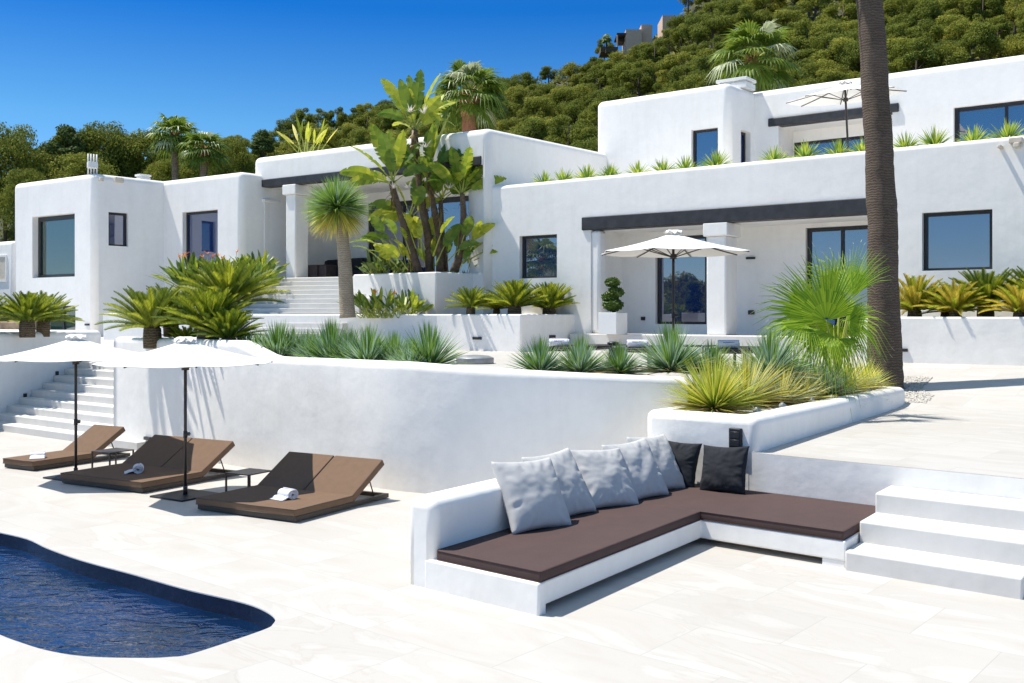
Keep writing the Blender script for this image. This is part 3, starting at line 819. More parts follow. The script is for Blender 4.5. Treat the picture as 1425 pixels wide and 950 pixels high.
# ================================================================== SOFA, CUSHIONS, PILLOWS
sofa = empty('built_in_sofa', A0, 0, 'white masonry corner sofa built into the deck beside the steps', 'sofa')
uv = lambda u, v, z=0.0: UV(u, v, z) - A0
def uvprism(mb_, pts, z0, z1): mb_.prism([uv(u, v).xy for u, v in pts], z0, z1)
mb = MB(); mb.pbox(uv(-1.76, 0, -.1), VU * .4, VV * 5.282, Vector((0, 0, 1.01))); mb.build('backrest', ['stucco'], sofa, .11, 7, topsel(.91))
mb = MB(); uvprism(mb, [(-1.42, .11), (-.006, .11), (-.0, 3.55), (1.795, 3.55), (1.795, 5.28), (-1.42, 5.28)], .075, .30); mb.build('seat_base', ['stucco'], sofa, .02, 3)
mb = MB(); uvprism(mb, [(-1.5, -.003), (-.0, -.003), (-.0, .13), (-1.5, .13)], -.08, .301); mb.build('seat_end', ['stucco'], sofa, .025, 3); mb = MB(); uvprism(mb, [(1.52, 3.562), (1.785, 3.562), (1.785, 5.27), (1.52, 5.27)], -.08, .078); mb.build('seat_foot', ['stucco'], sofa, .012, 2)
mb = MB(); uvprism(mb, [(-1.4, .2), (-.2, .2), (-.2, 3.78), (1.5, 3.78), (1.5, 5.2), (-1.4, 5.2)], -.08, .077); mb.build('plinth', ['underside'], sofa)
def cushion(name, pts, z0, z1, label, bev=.018):
    c = sum((Vector((*p, 0)) for p in pts), Vector()) / len(pts); org = UV(c.x, c.y, z0)
    m_ = MB(); m_.prism([(UV(u, v) - org).xy for u, v in pts], 0, z1 - z0)
    me = m_.mesh(name, ['cushion_plum'])
    bm = bmesh.new(); bm.from_mesh(me)
    bmesh.ops.bevel(bm, geom=[e for e in bm.edges], offset=bev, offset_type='OFFSET', segments=3, profile=.5, affect='EDGES')
    for f in bm.faces: f.smooth = f.calc_area() < .3
    bm.to_mesh(me); bm.free()
    o_ = link(name, me); o_.location = org; tag(o_, label, 'cushion')
    for zz in (.004, z1 - z0 - .006):
        lp = [Vector((*(UV(u, v) - org).xy, zz)) for u, v in pts]; cc_ = []
        for k_ in range(len(lp)):
            p0, p1, p2 = lp[k_ - 1], lp[k_], lp[(k_ + 1) % len(lp)]
            cc_ += [p1 + (p0 - p1).normalized() * .016, p1 + (p2 - p1).normalized() * .016]
        m2 = MB(); m2.tube(cc_ + [cc_[0]], .0055, 6); m2.build('piping', ['cushion_plum'], o_)
    return o_
cushion('seat_cushion', [(-1.352, .03), (-.004, .03), (-.004, 3.54), (-1.352, 3.54)], .302, .405, 'long plum brown seat cushion along the left arm of the sofa, under the grey pillows')
cushion('seat_cushion', [(-1.352, 3.55), (1.77, 3.552), (1.77, 5.275), (-1.352, 5.275)], .302, .405, 'plum brown seat cushion of the short arm beside the steps, under the black pillows')
def pillow(name, w, h, th, mat, seed, label, cat='pillow'):
    rr = random.Random(seed); n_ = 40; m_ = MB(); off = Vector((seed * 3.1, seed * 1.7, 0)); grid = {}
    for s_ in (0, 1):
        for j in range(n_ + 1):
            for i in range(n_ + 1):
                x = 2 * i / n_ - 1; y = 2 * j / n_ - 1
                edge = i in (0, n_) or j in (0, n_)
                if s_ == 1 and edge: grid[s_, i, j] = grid[0, i, j]; continue
                px = x * (1 - .085 * (1 - y * y)); py = y * (1 - .085 * (1 - x * x))
                t = ((1 - x * x) * (1 - y * y)) ** .36 * th / 2
                ed = max(abs(x), abs(y))
                wr = noise.noise(Vector((px * 2.2, py * 2.2, s_ * 5)) + off) * .022 * t / th * 2
                # creases running in from the rim
                ang = math.atan2(py, px)
                wr += noise.noise(Vector((math.cos(ang) * 5.5, math.sin(ang) * 5.5, ed * 1.1 + s_ * 9)) + off) * .10 * max(0, ed - .55) * (1 - ed ** 6)
                wr += noise.noise(Vector((px * 5, py * 8, s_ * 3 + 2)) + off) * .005
                sg = -1 if s_ == 0 else 1
                yy = sg * (t + wr * (0 if edge else 1))
                zz = (py + 1) * h / 2
                grid[s_, i, j] = m_.vert((px * w / 2, yy, zz))
        for j in range(n_):
            for i in range(n_):
                q = [grid[s_, i, j], grid[s_, i + 1, j], grid[s_, i + 1, j + 1], grid[s_, i, j + 1]]
                m_.face(q if s_ == 0 else list(reversed(q)), 0, True)
    o_ = m_.build(name, [mat]); tag(o_, label, cat)
    return o_
def set_pillow(o_, u, v, face, tilt, roll=0.0, sink=.02):
    """face: the horizontal direction the front looks at; tilt: lean back in degrees"""
    p = UV(u, v, .405 - sink); f = face.normalized(); back = -f
    z = (Vector((0, 0, 1)) * math.cos(math.radians(tilt)) + back * math.sin(math.radians(tilt)))
    y = (back * math.cos(math.radians(tilt)) - Vector((0, 0, 1)) * math.sin(math.radians(tilt)))
    x = y.cross(z)
    M = Matrix((x, y, z)).transposed()
    if roll: M = M @ Matrix.Rotation(math.radians(roll), 3, 'Y')
    o_.matrix_world = Matrix.Translation(p) @ M.to_4x4()
dirn = lambda a: Vector((math.cos(math.radians(a)), math.sin(math.radians(a)), 0))
G5 = 'grey scatter pillows along the sofa'
for i, (u, v, a, tl_, w, h, lab, roll) in enumerate([
    (-1.0, 1.50, -50, 29, .88, .86, 'big light grey pillow at the open end of the sofa, nearest of five', 2),
    (-1.1, 2.3, -46, 30, .84, .86, 'light grey pillow propped behind the nearest one, second along the sofa backrest', -3),
    (-1.0, 3.08, -54, 32, .86, .82, 'middle one of the five light grey pillows on the sofa', 3),
    (-.92, 3.86, -50, 30, .84, .84, 'light grey pillow fourth along the backrest, just before the sofa corner', -2),
    (-.98, 4.52, -47, 29, .80, .84, 'light grey pillow in the sofa corner resting against the black pillows', 2)]):
    o_ = pillow('pillow', w, h, .30, 'fabric_grey', i + 1, lab); o_['group'] = G5; set_pillow(o_, u, v, dirn(a), tl_, roll)
for i, (u, v, a, tl_, lab, roll) in enumerate([
    (-1.12, 4.93, -122, 18, 'black pillow half hidden by the grey pillow in the sofa corner', 3),
    (-.33, 4.9, -128, 18, 'whole square black pillow leaning on the planter end under the black socket box', -3)]):
    o_ = pillow('pillow', .68, .66, .24, 'fabric_black', 20 + i, lab); o_['group'] = 'black scatter pillows in the sofa corner'; set_pillow(o_, u, v, dirn(a), tl_, roll)

# ================================================================== PARASOLS
def make_parasol():
    root = empty('parasol')
    Rm, zr, zp = 1.34, 2.06, 2.40; ns = 8; m_ = MB(); nr = 7; sub = 6
    def surf(dz):
        g = []
        for k in range(ns * sub):
            a = 2 * PI * (k / sub) / ns + .2; fr = (k % sub) / sub
            chord = math.cos(PI / ns) / math.cos((fr - .5) * 2 * PI / ns)
            row = []
            for j in range(nr + 1):
                t = .06 + .94 * j / nr
                bow = math.sin(PI * fr)
                r = Rm * t * (1 - (1 - chord) * .98) * (1 - .012 * bow * t)
                z = zp - (zp - zr) * (t * .88 + .12 * t * t) - .035 * math.sin(PI * t) - .022 * bow * t
                row.append(m_.vert((r * math.cos(a), r * math.sin(a), z + dz)))
            g.append(row)
        return g
    g1 = surf(0); g2 = surf(-.007); K = ns * sub
    for k in range(K):
        a, b = g1[k], g1[(k + 1) % K]; c, d = g2[k], g2[(k + 1) % K]
        for j in range(nr):
            m_.face((a[j], a[j + 1], b[j + 1], b[j])); m_.face((c[j], d[j], d[j + 1], c[j + 1]))
        m_.face((a[nr], c[nr], d[nr], b[nr]))
    m_.build('canopy', ['canvas'], root)
    m_ = MB(); n_ = 48; rows = []
    for j, (r, z) in enumerate(((.02, .04), (.08, .03), (.125, .018), (.165, -.008))):
        row = []
        for k in range(n_):
            a = 2 * PI * k / n_; w = math.sin(a * 8 + .6) * .022 * j / 3 + rnd.uniform(-.006, .006) * j
            row.append(m_.vert((r * math.cos(a), r * math.sin(a), zp + z + w + .015)))
        rows.append(row)
    for p_, q_ in zip(rows, rows[1:]):
        for k in range(n_): m_.face((p_[k], q_[k], q_[(k + 1) % n_], p_[(k + 1) % n_]), 0, True)
    m_.face(list(rows[0])); m_.build('vent_cap', ['canvas'], root)
    m_ = MB(); m_.tube([(0, 0, .03), (0, 0, zp - .02)], .024, 12); pole = m_.build('pole', ['bronze_metal'], root)
    m_ = MB(); m_.tube([(-.02, 0, .95), (.075, 0, .95)], [.03, .03], 10); m_.tube([(0, 0, .9), (0, 0, 1.0)], .032, 12); m_.build('crank', ['black_metal'], pole)
    m_ = MB(); m_.tube([(0, 0, zr - .12), (0, 0, zr - .03)], [.06, .05], 12); m_.build('hub', ['bronze_metal'], root)
    for k in range(ns):
        a = 2 * PI * k / ns + .2; d = Vector((math.cos(a), math.sin(a), 0)); m_ = MB()
        pts = []
        for j in range(6):
            t = .05 + .94 * j / 5
            pts.append(d * Rm * t + Vector((0, 0, zp - (zp - zr) * (t * .88 + .12 * t * t) - .035 * math.sin(PI * t) - .022)))
        m_.tube(pts, .011, 6); rb = m_.build('rib', ['bronze_metal'], root)
        m_ = MB(); m_.tube([d * .05 + Vector((0, 0, zr - .08)), pts[2] * .45 + pts[3] * .55], .009, 6); m_.build('strut', ['bronze_metal'], rb)
    m_ = MB(); m_.pbox((-.37, -.37, 0), Vector((.74, 0, 0)), Vector((0, .74, 0)), Vector((0, 0, .028))); m_.build('base_plate', ['base_plate'], root, .006, 2)
    m_ = MB(); m_.tube([(0, 0, .028), (0, 0, .16)], .034, 12); m_.build('pole_socket', ['bronze_metal'], root)
    return root
ps = make_parasol(); tag(ps, 'white parasol on a dark square base between the two double loungers', 'parasol', 'white octagonal parasols')
place(ps, True, P(258, 690), math.radians(58))
place(ps, False, P(105.5, 664), math.radians(60), 1.0, 'white parasol on a dark square base beside the single lounger near the garden stair')
place(ps, False, Vector((AT(937, 22).x, 22, T2)), math.radians(10), 1.24, 'white parasol open before the porch column on the middle terrace')
up = place(ps, False, Vector((AT(1182, 34).x, 34, 7.43)), math.radians(20), (1.46, 1.46, 1.31), 'white parasol up on the roof terrace behind the tall palm trunk'); up.rotation_euler = (math.radians(2), math.radians(-5), math.radians(20))

# ================================================================== POOL LOUNGERS
def make_lounger(Wd, nb, name, label, L=2.12):
    root = empty(name, (0, 0, 0), 0, label, 'lounger', 'brown sun loungers on the pool deck')
    m_ = MB(); t = .06; zf = .075
    m_.box(0.03, L, 0.0, t, .012, zf); m_.box(0.03, L, Wd - t, Wd, .012, zf); m_.box(.03, .03 + t, t, Wd - t, .013, zf - .001); m_.box(L - t, L, t, Wd - t, .013, zf - .001)
    m_.box(L * .585, L * .585 + .06, t, Wd - t, .02, zf - .004)
    for k in range(6): m_.box(.2 + k * .2, .28 + k * .2, t, Wd - t, .04, zf - .006)
    m_.build('base_frame', ['frame_bronze'], root)
    m_ = MB(); m_.box(0, L * .6 - .012, -.012, Wd + .012, zf + .003, zf + .105); mt = m_.build('mattress', ['cushion_taupe'], root, .016, 3)
    m_ = MB()
    for zz in (zf + .012, zf + .098): m_.tube([(0, -.008, zz), (0, Wd + .008, zz)], .005, 5); m_.tube([(.004, -.012, zz), (L * .6 - .016, -.012, zz)], .005, 5)
    m_.build('piping', ['frame_bronze'], mt)
    bw = (Wd + .024 - .02 * (nb - 1)) / nb; ang = math.radians(31); ca, sa = math.cos(ang), math.sin(ang); BL = .86
    for k in range(nb):
        y0 = -.012 + k * (bw + .02)
        m_ = MB(); o_ = Vector((L * .6, y0, zf + .006)); X = Vector((ca, 0, sa)); Z = Vector((-sa, 0, ca))
        m_.pbox(o_, X * BL, Vector((0, bw, 0)), Z * .105); b_ = m_.build('backrest', ['cushion_taupe'], root, .016, 3)
        m_ = MB()
        for yy in (y0 + .08, y0 + bw - .08):
            top = o_ + X * .52 - Z * .01; m_.tube([(top.x, yy, top.z), (top.x + .12, yy, zf - .01)], .011, 6)
            m_.tube([(o_.x + X.x * .04, yy, o_.z - .012), (o_.x + X.x * .8, yy, o_.z + X.z * .8 - .018)], .012, 6)
        m_.build('support', ['frame_bronze'], b_)
    return root
F1, F2, F3 = P(409, 728), P(196, 687), P(45, 656)
ang_l = math.radians(60.5)
l1 = make_lounger(1.83, 2, 'double_lounger', 'brown double lounger nearest the sofa, its two backrests raised'); l1.location = F1; l1.rotation_euler = (0, 0, ang_l)
l2 = make_lounger(1.93, 2, 'double_lounger', 'brown double lounger between the two parasols, partly in shade'); l2.location = F2; l2.rotation_euler = (0, 0, ang_l)
l3 = make_lounger(.84, 1, 'single_lounger', 'narrow single brown lounger at the foot of the garden stair'); l3.location = F3; l3.rotation_euler = (0, 0, ang_l)
def make_table(w, d, h, name, label):
    root = empty(name, (0, 0, 0), 0, label, 'side table')
    m_ = MB(); m_.box(-w / 2, w / 2, -d / 2, d / 2, h - .018, h); m_.build('table_top', ['bronze_metal'], root, .004, 1)
    for sx in (-1, 1):
        for sy in (-1, 1):
            m_ = MB(); x = sx * (w / 2 - .014); y = sy * (d / 2 - .014); m_.box(x - .012, x + .012, y - .012, y + .012, 0, h - .019); m_.build('leg', ['bronze_metal'], root)
    m_ = MB()
    return root
tb = make_table(.54, .5, .32, 'side_table', 'small dark metal side table between the two double loungers'); tb['group'] = 'pool side tables'
place(tb, True, Vector((-4.15, 15.88, 0)), ang_l)
place(tb, False, Vector((-7.28, 18.35, 0)), ang_l, 1.0, 'small dark metal side table between the single and the double lounger')
def towel(label, length=.4, r=.085, seed=1, stitch=False, floppy=False):
    rr = random.Random(seed); m_ = MB(); n_ = 60; turns = 3.2; rows = []
    nl = 14
    for k in range(n_ + 1):
        t = k / n_; a = t * turns * 2 * PI; rad = r * (.2 + .8 * t)
        row = []
        for q in range(nl + 1):
            x = (q / nl - .5) * length * (1 + .04 * math.sin(a * .7 + seed))
            w = 1 + .05 * noise.noise(Vector((x * 6, a * .5, seed)))
            sq = .8 if floppy else .92
            row.append(m_.vert((x, math.cos(a) * rad * w, r * sq + math.sin(a) * rad * w * sq)))
        rows.append(row)
    for p_, q_ in zip(rows, rows[1:]):
        for i in range(nl): m_.face((p_[i], p_[i + 1], q_[i + 1], q_[i]), 0, True)
    if floppy:
        # a loose fold of cloth beside the roll
        g = []
        for j in range(9):
            row = []
            for i in range(9):
                x = (i / 8 - .5) * length * 1.05; y = -r * .5 - j / 8 * .17
                z = max(.012, .06 * (1 - j / 8) + .028 * noise.noise(Vector((x * 9, y * 12, seed * 2))))
                row.append(m_.vert((x, y, z)))
            g.append(row)
        for j in range(8):
            for i in range(8): m_.face((g[j][i], g[j + 1][i], g[j + 1][i + 1], g[j][i + 1]), 0, True)
    me = m_.mesh('rolled_towel', ['towel_white'])
    bm = bmesh.new(); bm.from_mesh(me); bmesh.ops.solidify(bm, geom=bm.faces[:], thickness=.012)
    for f in bm.faces: f.smooth = True
    bm.to_mesh(me); bm.free()
    o_ = link('rolled_towel', me); tag(o_, label, 'towel')
    if stitch:
        m_ = MB(); x = -length * .28
        while x < length * .24:
            w = rr.uniform(.008, .018); yy = -r * .62; m_.box(x, x + w, -r * .86, -r * .8, r * 1.28, r * 1.28 + rr.uniform(.012, .02)); x += w + .006
        m_.build('stitching', ['towel_stitch'], o_)
    return o_
def on_lounger(o_, root, x, y, rz, z=.183):
    p = root.matrix_world if False else None
    c, s = math.cos(root.rotation_euler.z), math.sin(root.rotation_euler.z)
    o_.location = root.location + Vector((x * c - y * s, x * s + y * c, z)); o_.rotation_euler = (0, 0, rz)
for (root, px, py, lab, sd_) in ((l1, 400, 693, 'white towel rolled up on the double lounger nearest the sofa', 1), (l2, 192, 657, 'white towel rolled up on the half shaded double lounger', 2), (l3, 53, 636.5, 'white towel lying on the foot of the narrow single lounger', 3)):
    o_ = towel(lab, .26 if sd_ < 3 else .24, .082 if sd_ < 3 else .062, sd_, False, True); o_['group'] = 'towels on the pool loungers'
    o_.location = P(px, py, .182); o_.rotation_euler = (0, 0, math.radians((-40, -70, 20)[sd_ - 1]))

# ================================================================== LOUNGERS AND TABLES ON THE MIDDLE TERRACE
def make_bench(label):
    root = empty('terrace_lounger', (0, 0, 0), 0, label, 'lounger', 'dark low loungers on the middle terrace')
    m_ = MB(); w, L, h = .86, 2.0, .48
    m_.box(-w / 2, w / 2, 0, L, h - .075, h - .025); m_.build('frame', ['bronze_metal'], root, .006, 1)
    m_ = MB(); m_.box(-w / 2 + .02, w / 2 - .02, .02, L - .02, h - .024, h + .02); m_.build('mattress', ['dark_wood'], root, .012, 2)
    for sx in (-1, 1):
        for y in (.05, L - .05):
            m_ = MB(); x = sx * (w / 2 - .03); m_.box(x - .028, x + .028, y - .028, y + .028, 0, h - .076); m_.build('leg', ['bronze_metal'], root)
    return root
ra_ = math.radians(-30)
be = make_bench('dark low lounger with a rolled towel, nearest the porch planter box'); place(be, True, Vector((AT(775, 21.6).x, 21.6, T2)), ra_)
place(be, False, Vector((AT(878, 20.8).x, 20.8, T2)), ra_, 1, 'dark low lounger with a rolled towel just beside the terrace parasol pole')
place(be, False, Vector((AT(1008, 20.3).x, 20.3, T2)), ra_, 1, 'dark low lounger with a rolled towel, closest to the young fan palm')
t2 = make_table(1.0, .95, .53, 'terrace_table', 'thin dark metal table with a small black ashtray on the middle terrace'); t2['group'] = 'dark tables on the middle terrace'
place(t2, True, Vector((AT(832, 22.2).x, 22.2, T2)), ra_)
place(t2, False, Vector((AT(958, 21.6).x, 21.6, T2)), ra_, 1, 'thin dark metal table right of the terrace parasol pole')
for i, (px, d, lab) in enumerate(((778, 21.75, 'rolled white towel on the terrace lounger beside the wall light'), (887, 20.95, 'rolled white towel on the terrace lounger by the small black ashtray'), (1014, 20.5, 'rolled white towel on the terrace lounger nearest the young fan palm'))):
    o_ = towel(lab, .42, .09, 10 + i, True); o_['group'] = 'towels on the terrace loungers'; o_.location = Vector((AT(px, d).x, d, T2 + .503)); o_.rotation_euler = (0, 0, math.radians(4 - 5 * i))
m_ = MB(); m_.tube([(0, 0, 0), (0, 0, .05), (0, 0, .075)], [.12, .13, .06], 16); o_ = m_.build('ashtray', ['black_metal'], None); o_.location = (AT(853, 21.9).x, 21.9, T2 + .532); tag(o_, 'small round black ashtray on the dark terrace table', 'ashtray')
m_ = MB(); m_.tube([(0, 0, 0), (0, 0, .14), (0, 0, .19), (0, 0, .21)], [.46, .46, .34, .1], 24); o_ = m_.build('floor_pouf', ['spot_grey'], None, .01, 2); o_.location = (AT(661, 24.5).x, 24.5, T2); tag(o_, 'low round grey lid peeping over the retaining wall between the plants', 'pouf')

# portico furniture
def armseat(label, px, d, w, rz, cat='sofa', name='outdoor_sofa'):
    root = empty(name, Vector((AT(px, d).x, d, ZL)), rz, label, cat)
    m_ = MB(); m_.box(-w / 2, w / 2, 0, .85, .12, .42); m_.build('seat', ['fabric_black'], root, .04, 2)
    m_ = MB(); m_.box(-w / 2, w / 2, .62, .86, .425, .98); m_.build('backrest', ['fabric_black'], root, .06, 3)
    for sx in (-1, 1):
        x = sx * (w / 2 - .09); m_ = MB(); m_.box(x - .09, x + .09, .02, .61, .425, .66); m_.build('armrest', ['fabric_black'], root, .04, 2)
    for sx in (-1, 1):
        for y in (.06, .78):
            x = sx * (w / 2 - .06); m_ = MB(); m_.box(x - .03, x + .03, y - .03, y + .03, 0, .118); m_.build('leg', ['dark_wood'], root)
    n_ = max(1, int(w / .75))
    for k in range(n_):
        m_ = MB(); x0 = -w / 2 + .2 + k * (w - .4) / n_; m_.pbox((x0 + .03, .42, .43), Vector(((w - .4) / n_ - .06, 0, 0)), Vector((0, .14, .03)), Vector((0, .1, .5))); m_.build('back_cushion', ['fabric_black'], root, .05, 3)
    return root
armseat('dark upholstered sofa glimpsed between the two portico columns', 385, 45.0, 1.9, math.radians(-35))
armseat('dark upholstered sofa right of the portico column under the small window', 446, 44.8, 2.2, math.radians(-34))
armseat('dark armchair at the portico glazing right of the tall trunked yucca', 493, 43.0, 1.6, math.radians(-34), 'armchair', 'armchair')
for px, d, w, lab in ((437, 42.6, .95, 'dark brown wooden block table in front of the portico sofa'), (455, 42.3, .5, 'small black block stool beside the wooden block table in the portico')):
    root = Vector((AT(px, d).x, d, ZL)); m_ = MB(); m_.box(-w / 2, w / 2, -.3, .3, 0, .56); m_.box(-w / 2 - .02, w / 2 + .02, -.32, .32, .562, .6); o_ = m_.build('block_table', ['dark_wood'], None, .015, 2); o_.location = root; o_.rotation_euler = (0, 0, -.6); tag(o_, lab, 'table')

# pots and small things
pot = empty('topiary_pot', Vector((AT(853, 32.6).x, 32.6, ZF + .012)), math.radians(-38), 'square white pot with a clipped topiary bush on the porch', 'potted plant')
m_ = MB(); w = .34; m_.box(-w, w, -w, w, 0, .7); b_ = m_.build('pot', ['pot_white'], pot, .012, 2)
m_ = MB(); m_.box(-w + .05, w - .05, -w + .05, w - .05, .7, .705); m_.build('soil', ['soil'], pot)
m_ = MB(); m_.tube([(0, 0, .7), (.05, 0, 1.0), (-.05, .02, 1.3), (.03, 0, 1.75)], [.03, .028, .025, .02], 8); m_.build('stem', ['bark_pine'], pot)
m_ = MB()
for (cx, cy, cz, r, nq) in ((.0, 0, .95, .33, 900), (-.1, 0, 1.2, .27, 500), (.09, .03, 1.36, .26, 500), (-.02, 0, 1.68, .24, 650)):
    for k in range(nq):
        d = Vector((rnd.gauss(0, 1), rnd.gauss(0, 1), rnd.gauss(0, 1))).normalized(); p = Vector((cx, cy, cz)) + Vector((d.x * r, d.y * r, d.z * r * .62)) * rnd.uniform(.7, 1.05)
        a = Vector((rnd.gauss(0, 1), rnd.gauss(0, 1), rnd.gauss(0, 1))).normalized(); b = a.orthogonal().normalized(); s_ = rnd.uniform(.025, .045)
        m_.poly([p - a * s_ * 1.4, p - b * s_ * .7, p + a * s_ * 1.4, p + b * s_ * .7])
m_.build('foliage', ['topiary'], pot)
# garden spot lamps in the front planter
for i, (px, py, v_) in enumerate(((1035, 566, 6.3), (1080, 556, 7.35), (1122, 549, 8.7), (1148, 543, 9.7), (1208, 535, 12.0))):
    p = UV(-.36, v_, 1.27 - .1 * (v_ - 5.29) / 8.5)
    root = empty('spot_lamp', p, rnd.uniform(-.4, .4), ['grey garden spot lamp in front of the nearest spiky plant of the low planter', 'grey garden spot lamp second from the sofa in the low planter', 'largest looking grey garden spot lamp, midway along the low planter', 'grey garden spot lamp under the young fan palm in the low planter', 'small grey garden spot lamp at the palm trunk end of the low planter'][i], 'lamp', 'garden spot lamps in the low planter')
    m_ = MB(); m_.tube([(0, 0, -.02), (0, 0, .09)], .014, 6); m_.build('stake', ['spot_grey'], root)
    m_ = MB(); m_.tube([(.05, .02, .06), (-.02, -.01, .12), (-.06, -.03, .155), (-.075, -.035, .165)], [.045, .052, .05, .03], 12); m_.build('lamp_head', ['spot_grey'], root)
    m_ = MB(); m_.tube([(.052, .021, .058), (.058, .024, .053)], [.04, .036], 12); m_.build('lens', ['chimney_white'], root)
# ================================================================== PLANTS
def rdir(el0, el1, az=None):
    a = rnd.uniform(0, 2 * PI) if az is None else az
    s0, s1 = math.sin(el0), math.sin(el1); e = math.asin(rnd.uniform(s0, s1))
    return Vector((math.cos(a) * math.cos(e), math.sin(a) * math.cos(e), math.sin(e))), e
def blade(mb, base, d, L, w, droop, m, nseg=3, roll=0.0):
    side = d.cross(Vector((0, 0, 1)))
    if side.length < 1e-3: side = Vector((1, 0, 0))
    side.normalize(); up = side.cross(d).normalized()
    if roll: side = side * math.cos(roll) + up * math.sin(roll)
    pts = []
    for k in range(nseg + 1):
        t = k / nseg; pts.append(base + d * (L * t) + Vector((0, 0, -droop * L * t * t)))
    prev = None
    for k in range(nseg):
        t = k / nseg; hw = w * .5 * (1 - t ** 2.2) if k else w * .5
        a = mb.vert(pts[k] - side * hw); b = mb.vert(pts[k] + side * hw)
        if prev: mb.face((prev[0], prev[1], b, a), m)
        prev = (a, b)
    c = mb.vert(pts[-1]); mb.face((prev[0], prev[1], c), m)
def make_clump(name, R, n, w, mats, dry=.12, droop=.12, el0=-8, el1=90, tuft=.12, tuftm=None):
    """rosette of stiff narrow blades; the low ones are drier, a tuft stands in the middle"""
    mb = MB(); nm = len(mats)
    for i in range(n):
        d, e = rdir(math.radians(el0), math.radians(el1))
        L = R * rnd.uniform(.78, 1.05)
        m = 0 if rnd.random() < .6 else 1
        if e < math.radians(14) and rnd.random() < dry * 4: m = nm - 1
        blade(mb, Vector((d.x, d.y, 0)) * R * .05 + Vector((0, 0, R * .12 + max(0, d.z) * R * .06)), d, L, w, droop * rnd.uniform(.5, 1.4) * (1 - d.z * .7), m, 3, rnd.uniform(-.6, .6))
    for i in range(int(n * tuft)):
        d, e = rdir(math.radians(74), math.radians(90))
        blade(mb, Vector((0, 0, R * .15)), d, R * rnd.uniform(.9, 1.1), w, .0, tuftm if tuftm is not None else 1, 2, rnd.uniform(-.6, .6))
    return mb.build(name, mats)
BL = [make_clump('spiky_shrub', .55, 460, .024, ['blue_blade', 'green_blade', 'dry_blade'], .1, .1, 2) for _ in range(3)]
for b in BL: tag(b, '', 'shrub')
def put_clump(protos, used, i, p, s, label, group, sz=1.0):
    q = protos[i % len(protos)]
    o_ = q if (q.name not in used) else copy_tree(q)
    used.add(q.name); o_.location = p; o_.rotation_euler = (0, 0, rnd.uniform(0, 6.28)); o_.scale = (s, s, s * sz)
    o_['label'] = label; o_['group'] = group; return o_
used = set()
ORD = ['first', 'second', 'third', 'fourth', 'fifth', 'sixth', 'seventh', 'eighth', 'ninth', 'tenth', 'eleventh', 'twelfth', 'thirteenth', 'fourteenth', 'fifteenth', 'sixteenth']
def wall_point(px, back):
    best = min(range(len(wc)), key=lambda i: abs(CX + FP * wc[i].x / wc[i].y - px)); p = wc[best]
    d = p.y + back * .8; return Vector((AT(px, d).x, d, 0))
L1 = [(340, 1.0, .95, 37), (387, .75, 1.12, 52), (424, 1.25, .9, 42), (461, .8, 1.18, 58), (512, .75, 1.05, 53), (548, 1.2, .9, 40), (597, .7, 1.1, 50)]
for i, (px, back, s, hh) in enumerate(L1):
    p = wall_point(px, back + .75); p.z = 1.78
    put_clump(BL, used, i, p, s * 1.3, 'blue-green spiky shrub behind the retaining wall, %s of seven from the cycads' % ORD[i], 'spiky shrubs left of the gap above the retaining wall')
for i, (px, back, s, lab) in enumerate(((362, 1.0, 1.15, 'spiky shrub of the back row nearest the cycads above the retaining wall'), (405, 1.5, 1.25, 'tall spiky shrub of the back row below the portico stair'), (440, 1.4, 1.2, 'spiky shrub of the back row in line with the yucca trunk'), (487, 1.3, 1.25, 'tall spiky shrub of the back row right of the yucca trunk'), (530, 1.4, 1.0, 'spiky shrub of the back row below the low bird-of-paradise clump'), (572, .9, 1.0, 'small spiky shrub squeezed in beside the last one before the gap'))):
    p = wall_point(px, back + .3); p.z = 1.76
    put_clump(BL, used, i + 2, p, s * 1.02, lab, 'spiky shrubs left of the gap above the retaining wall')
L2 = [(752, .7, .84), (808, .8, .86), (862, .85, .72), (934, .75, 1.1), (990, .8, .74), (1072, 1.6, 1.12)]
for i, (px, back, s) in enumerate(L2):
    p = wall_point(min(px, 975), back + .5); p = Vector((AT(px, p.y).x, p.y, 1.74 if px < 1050 else 1.6))
    put_clump(BL, used, i + 1, p, s * 1.36, 'blue-green spiky shrub before the terrace loungers, %s of six from the gap' % ORD[i], 'spiky shrubs before the terrace loungers')
GL = [make_clump('spiky_rosette', .8, 520, .02, ['lime_blade', 'gold_blade', 'dry_blade'], .16, .1, -4, 80, .03, 0), make_clump('spiky_rosette', .8, 480, .02, ['gold_blade', 'pale_blade', 'dry_blade'], .2, .14, -6, 70, .02, 0), make_clump('spiky_rosette', .8, 480, .02, ['blue_blade', 'pale_blade', 'dry_blade'], .22, .14, -6, 75, .03, 0)]
for b in GL: tag(b, '', 'shrub')
used2 = set()
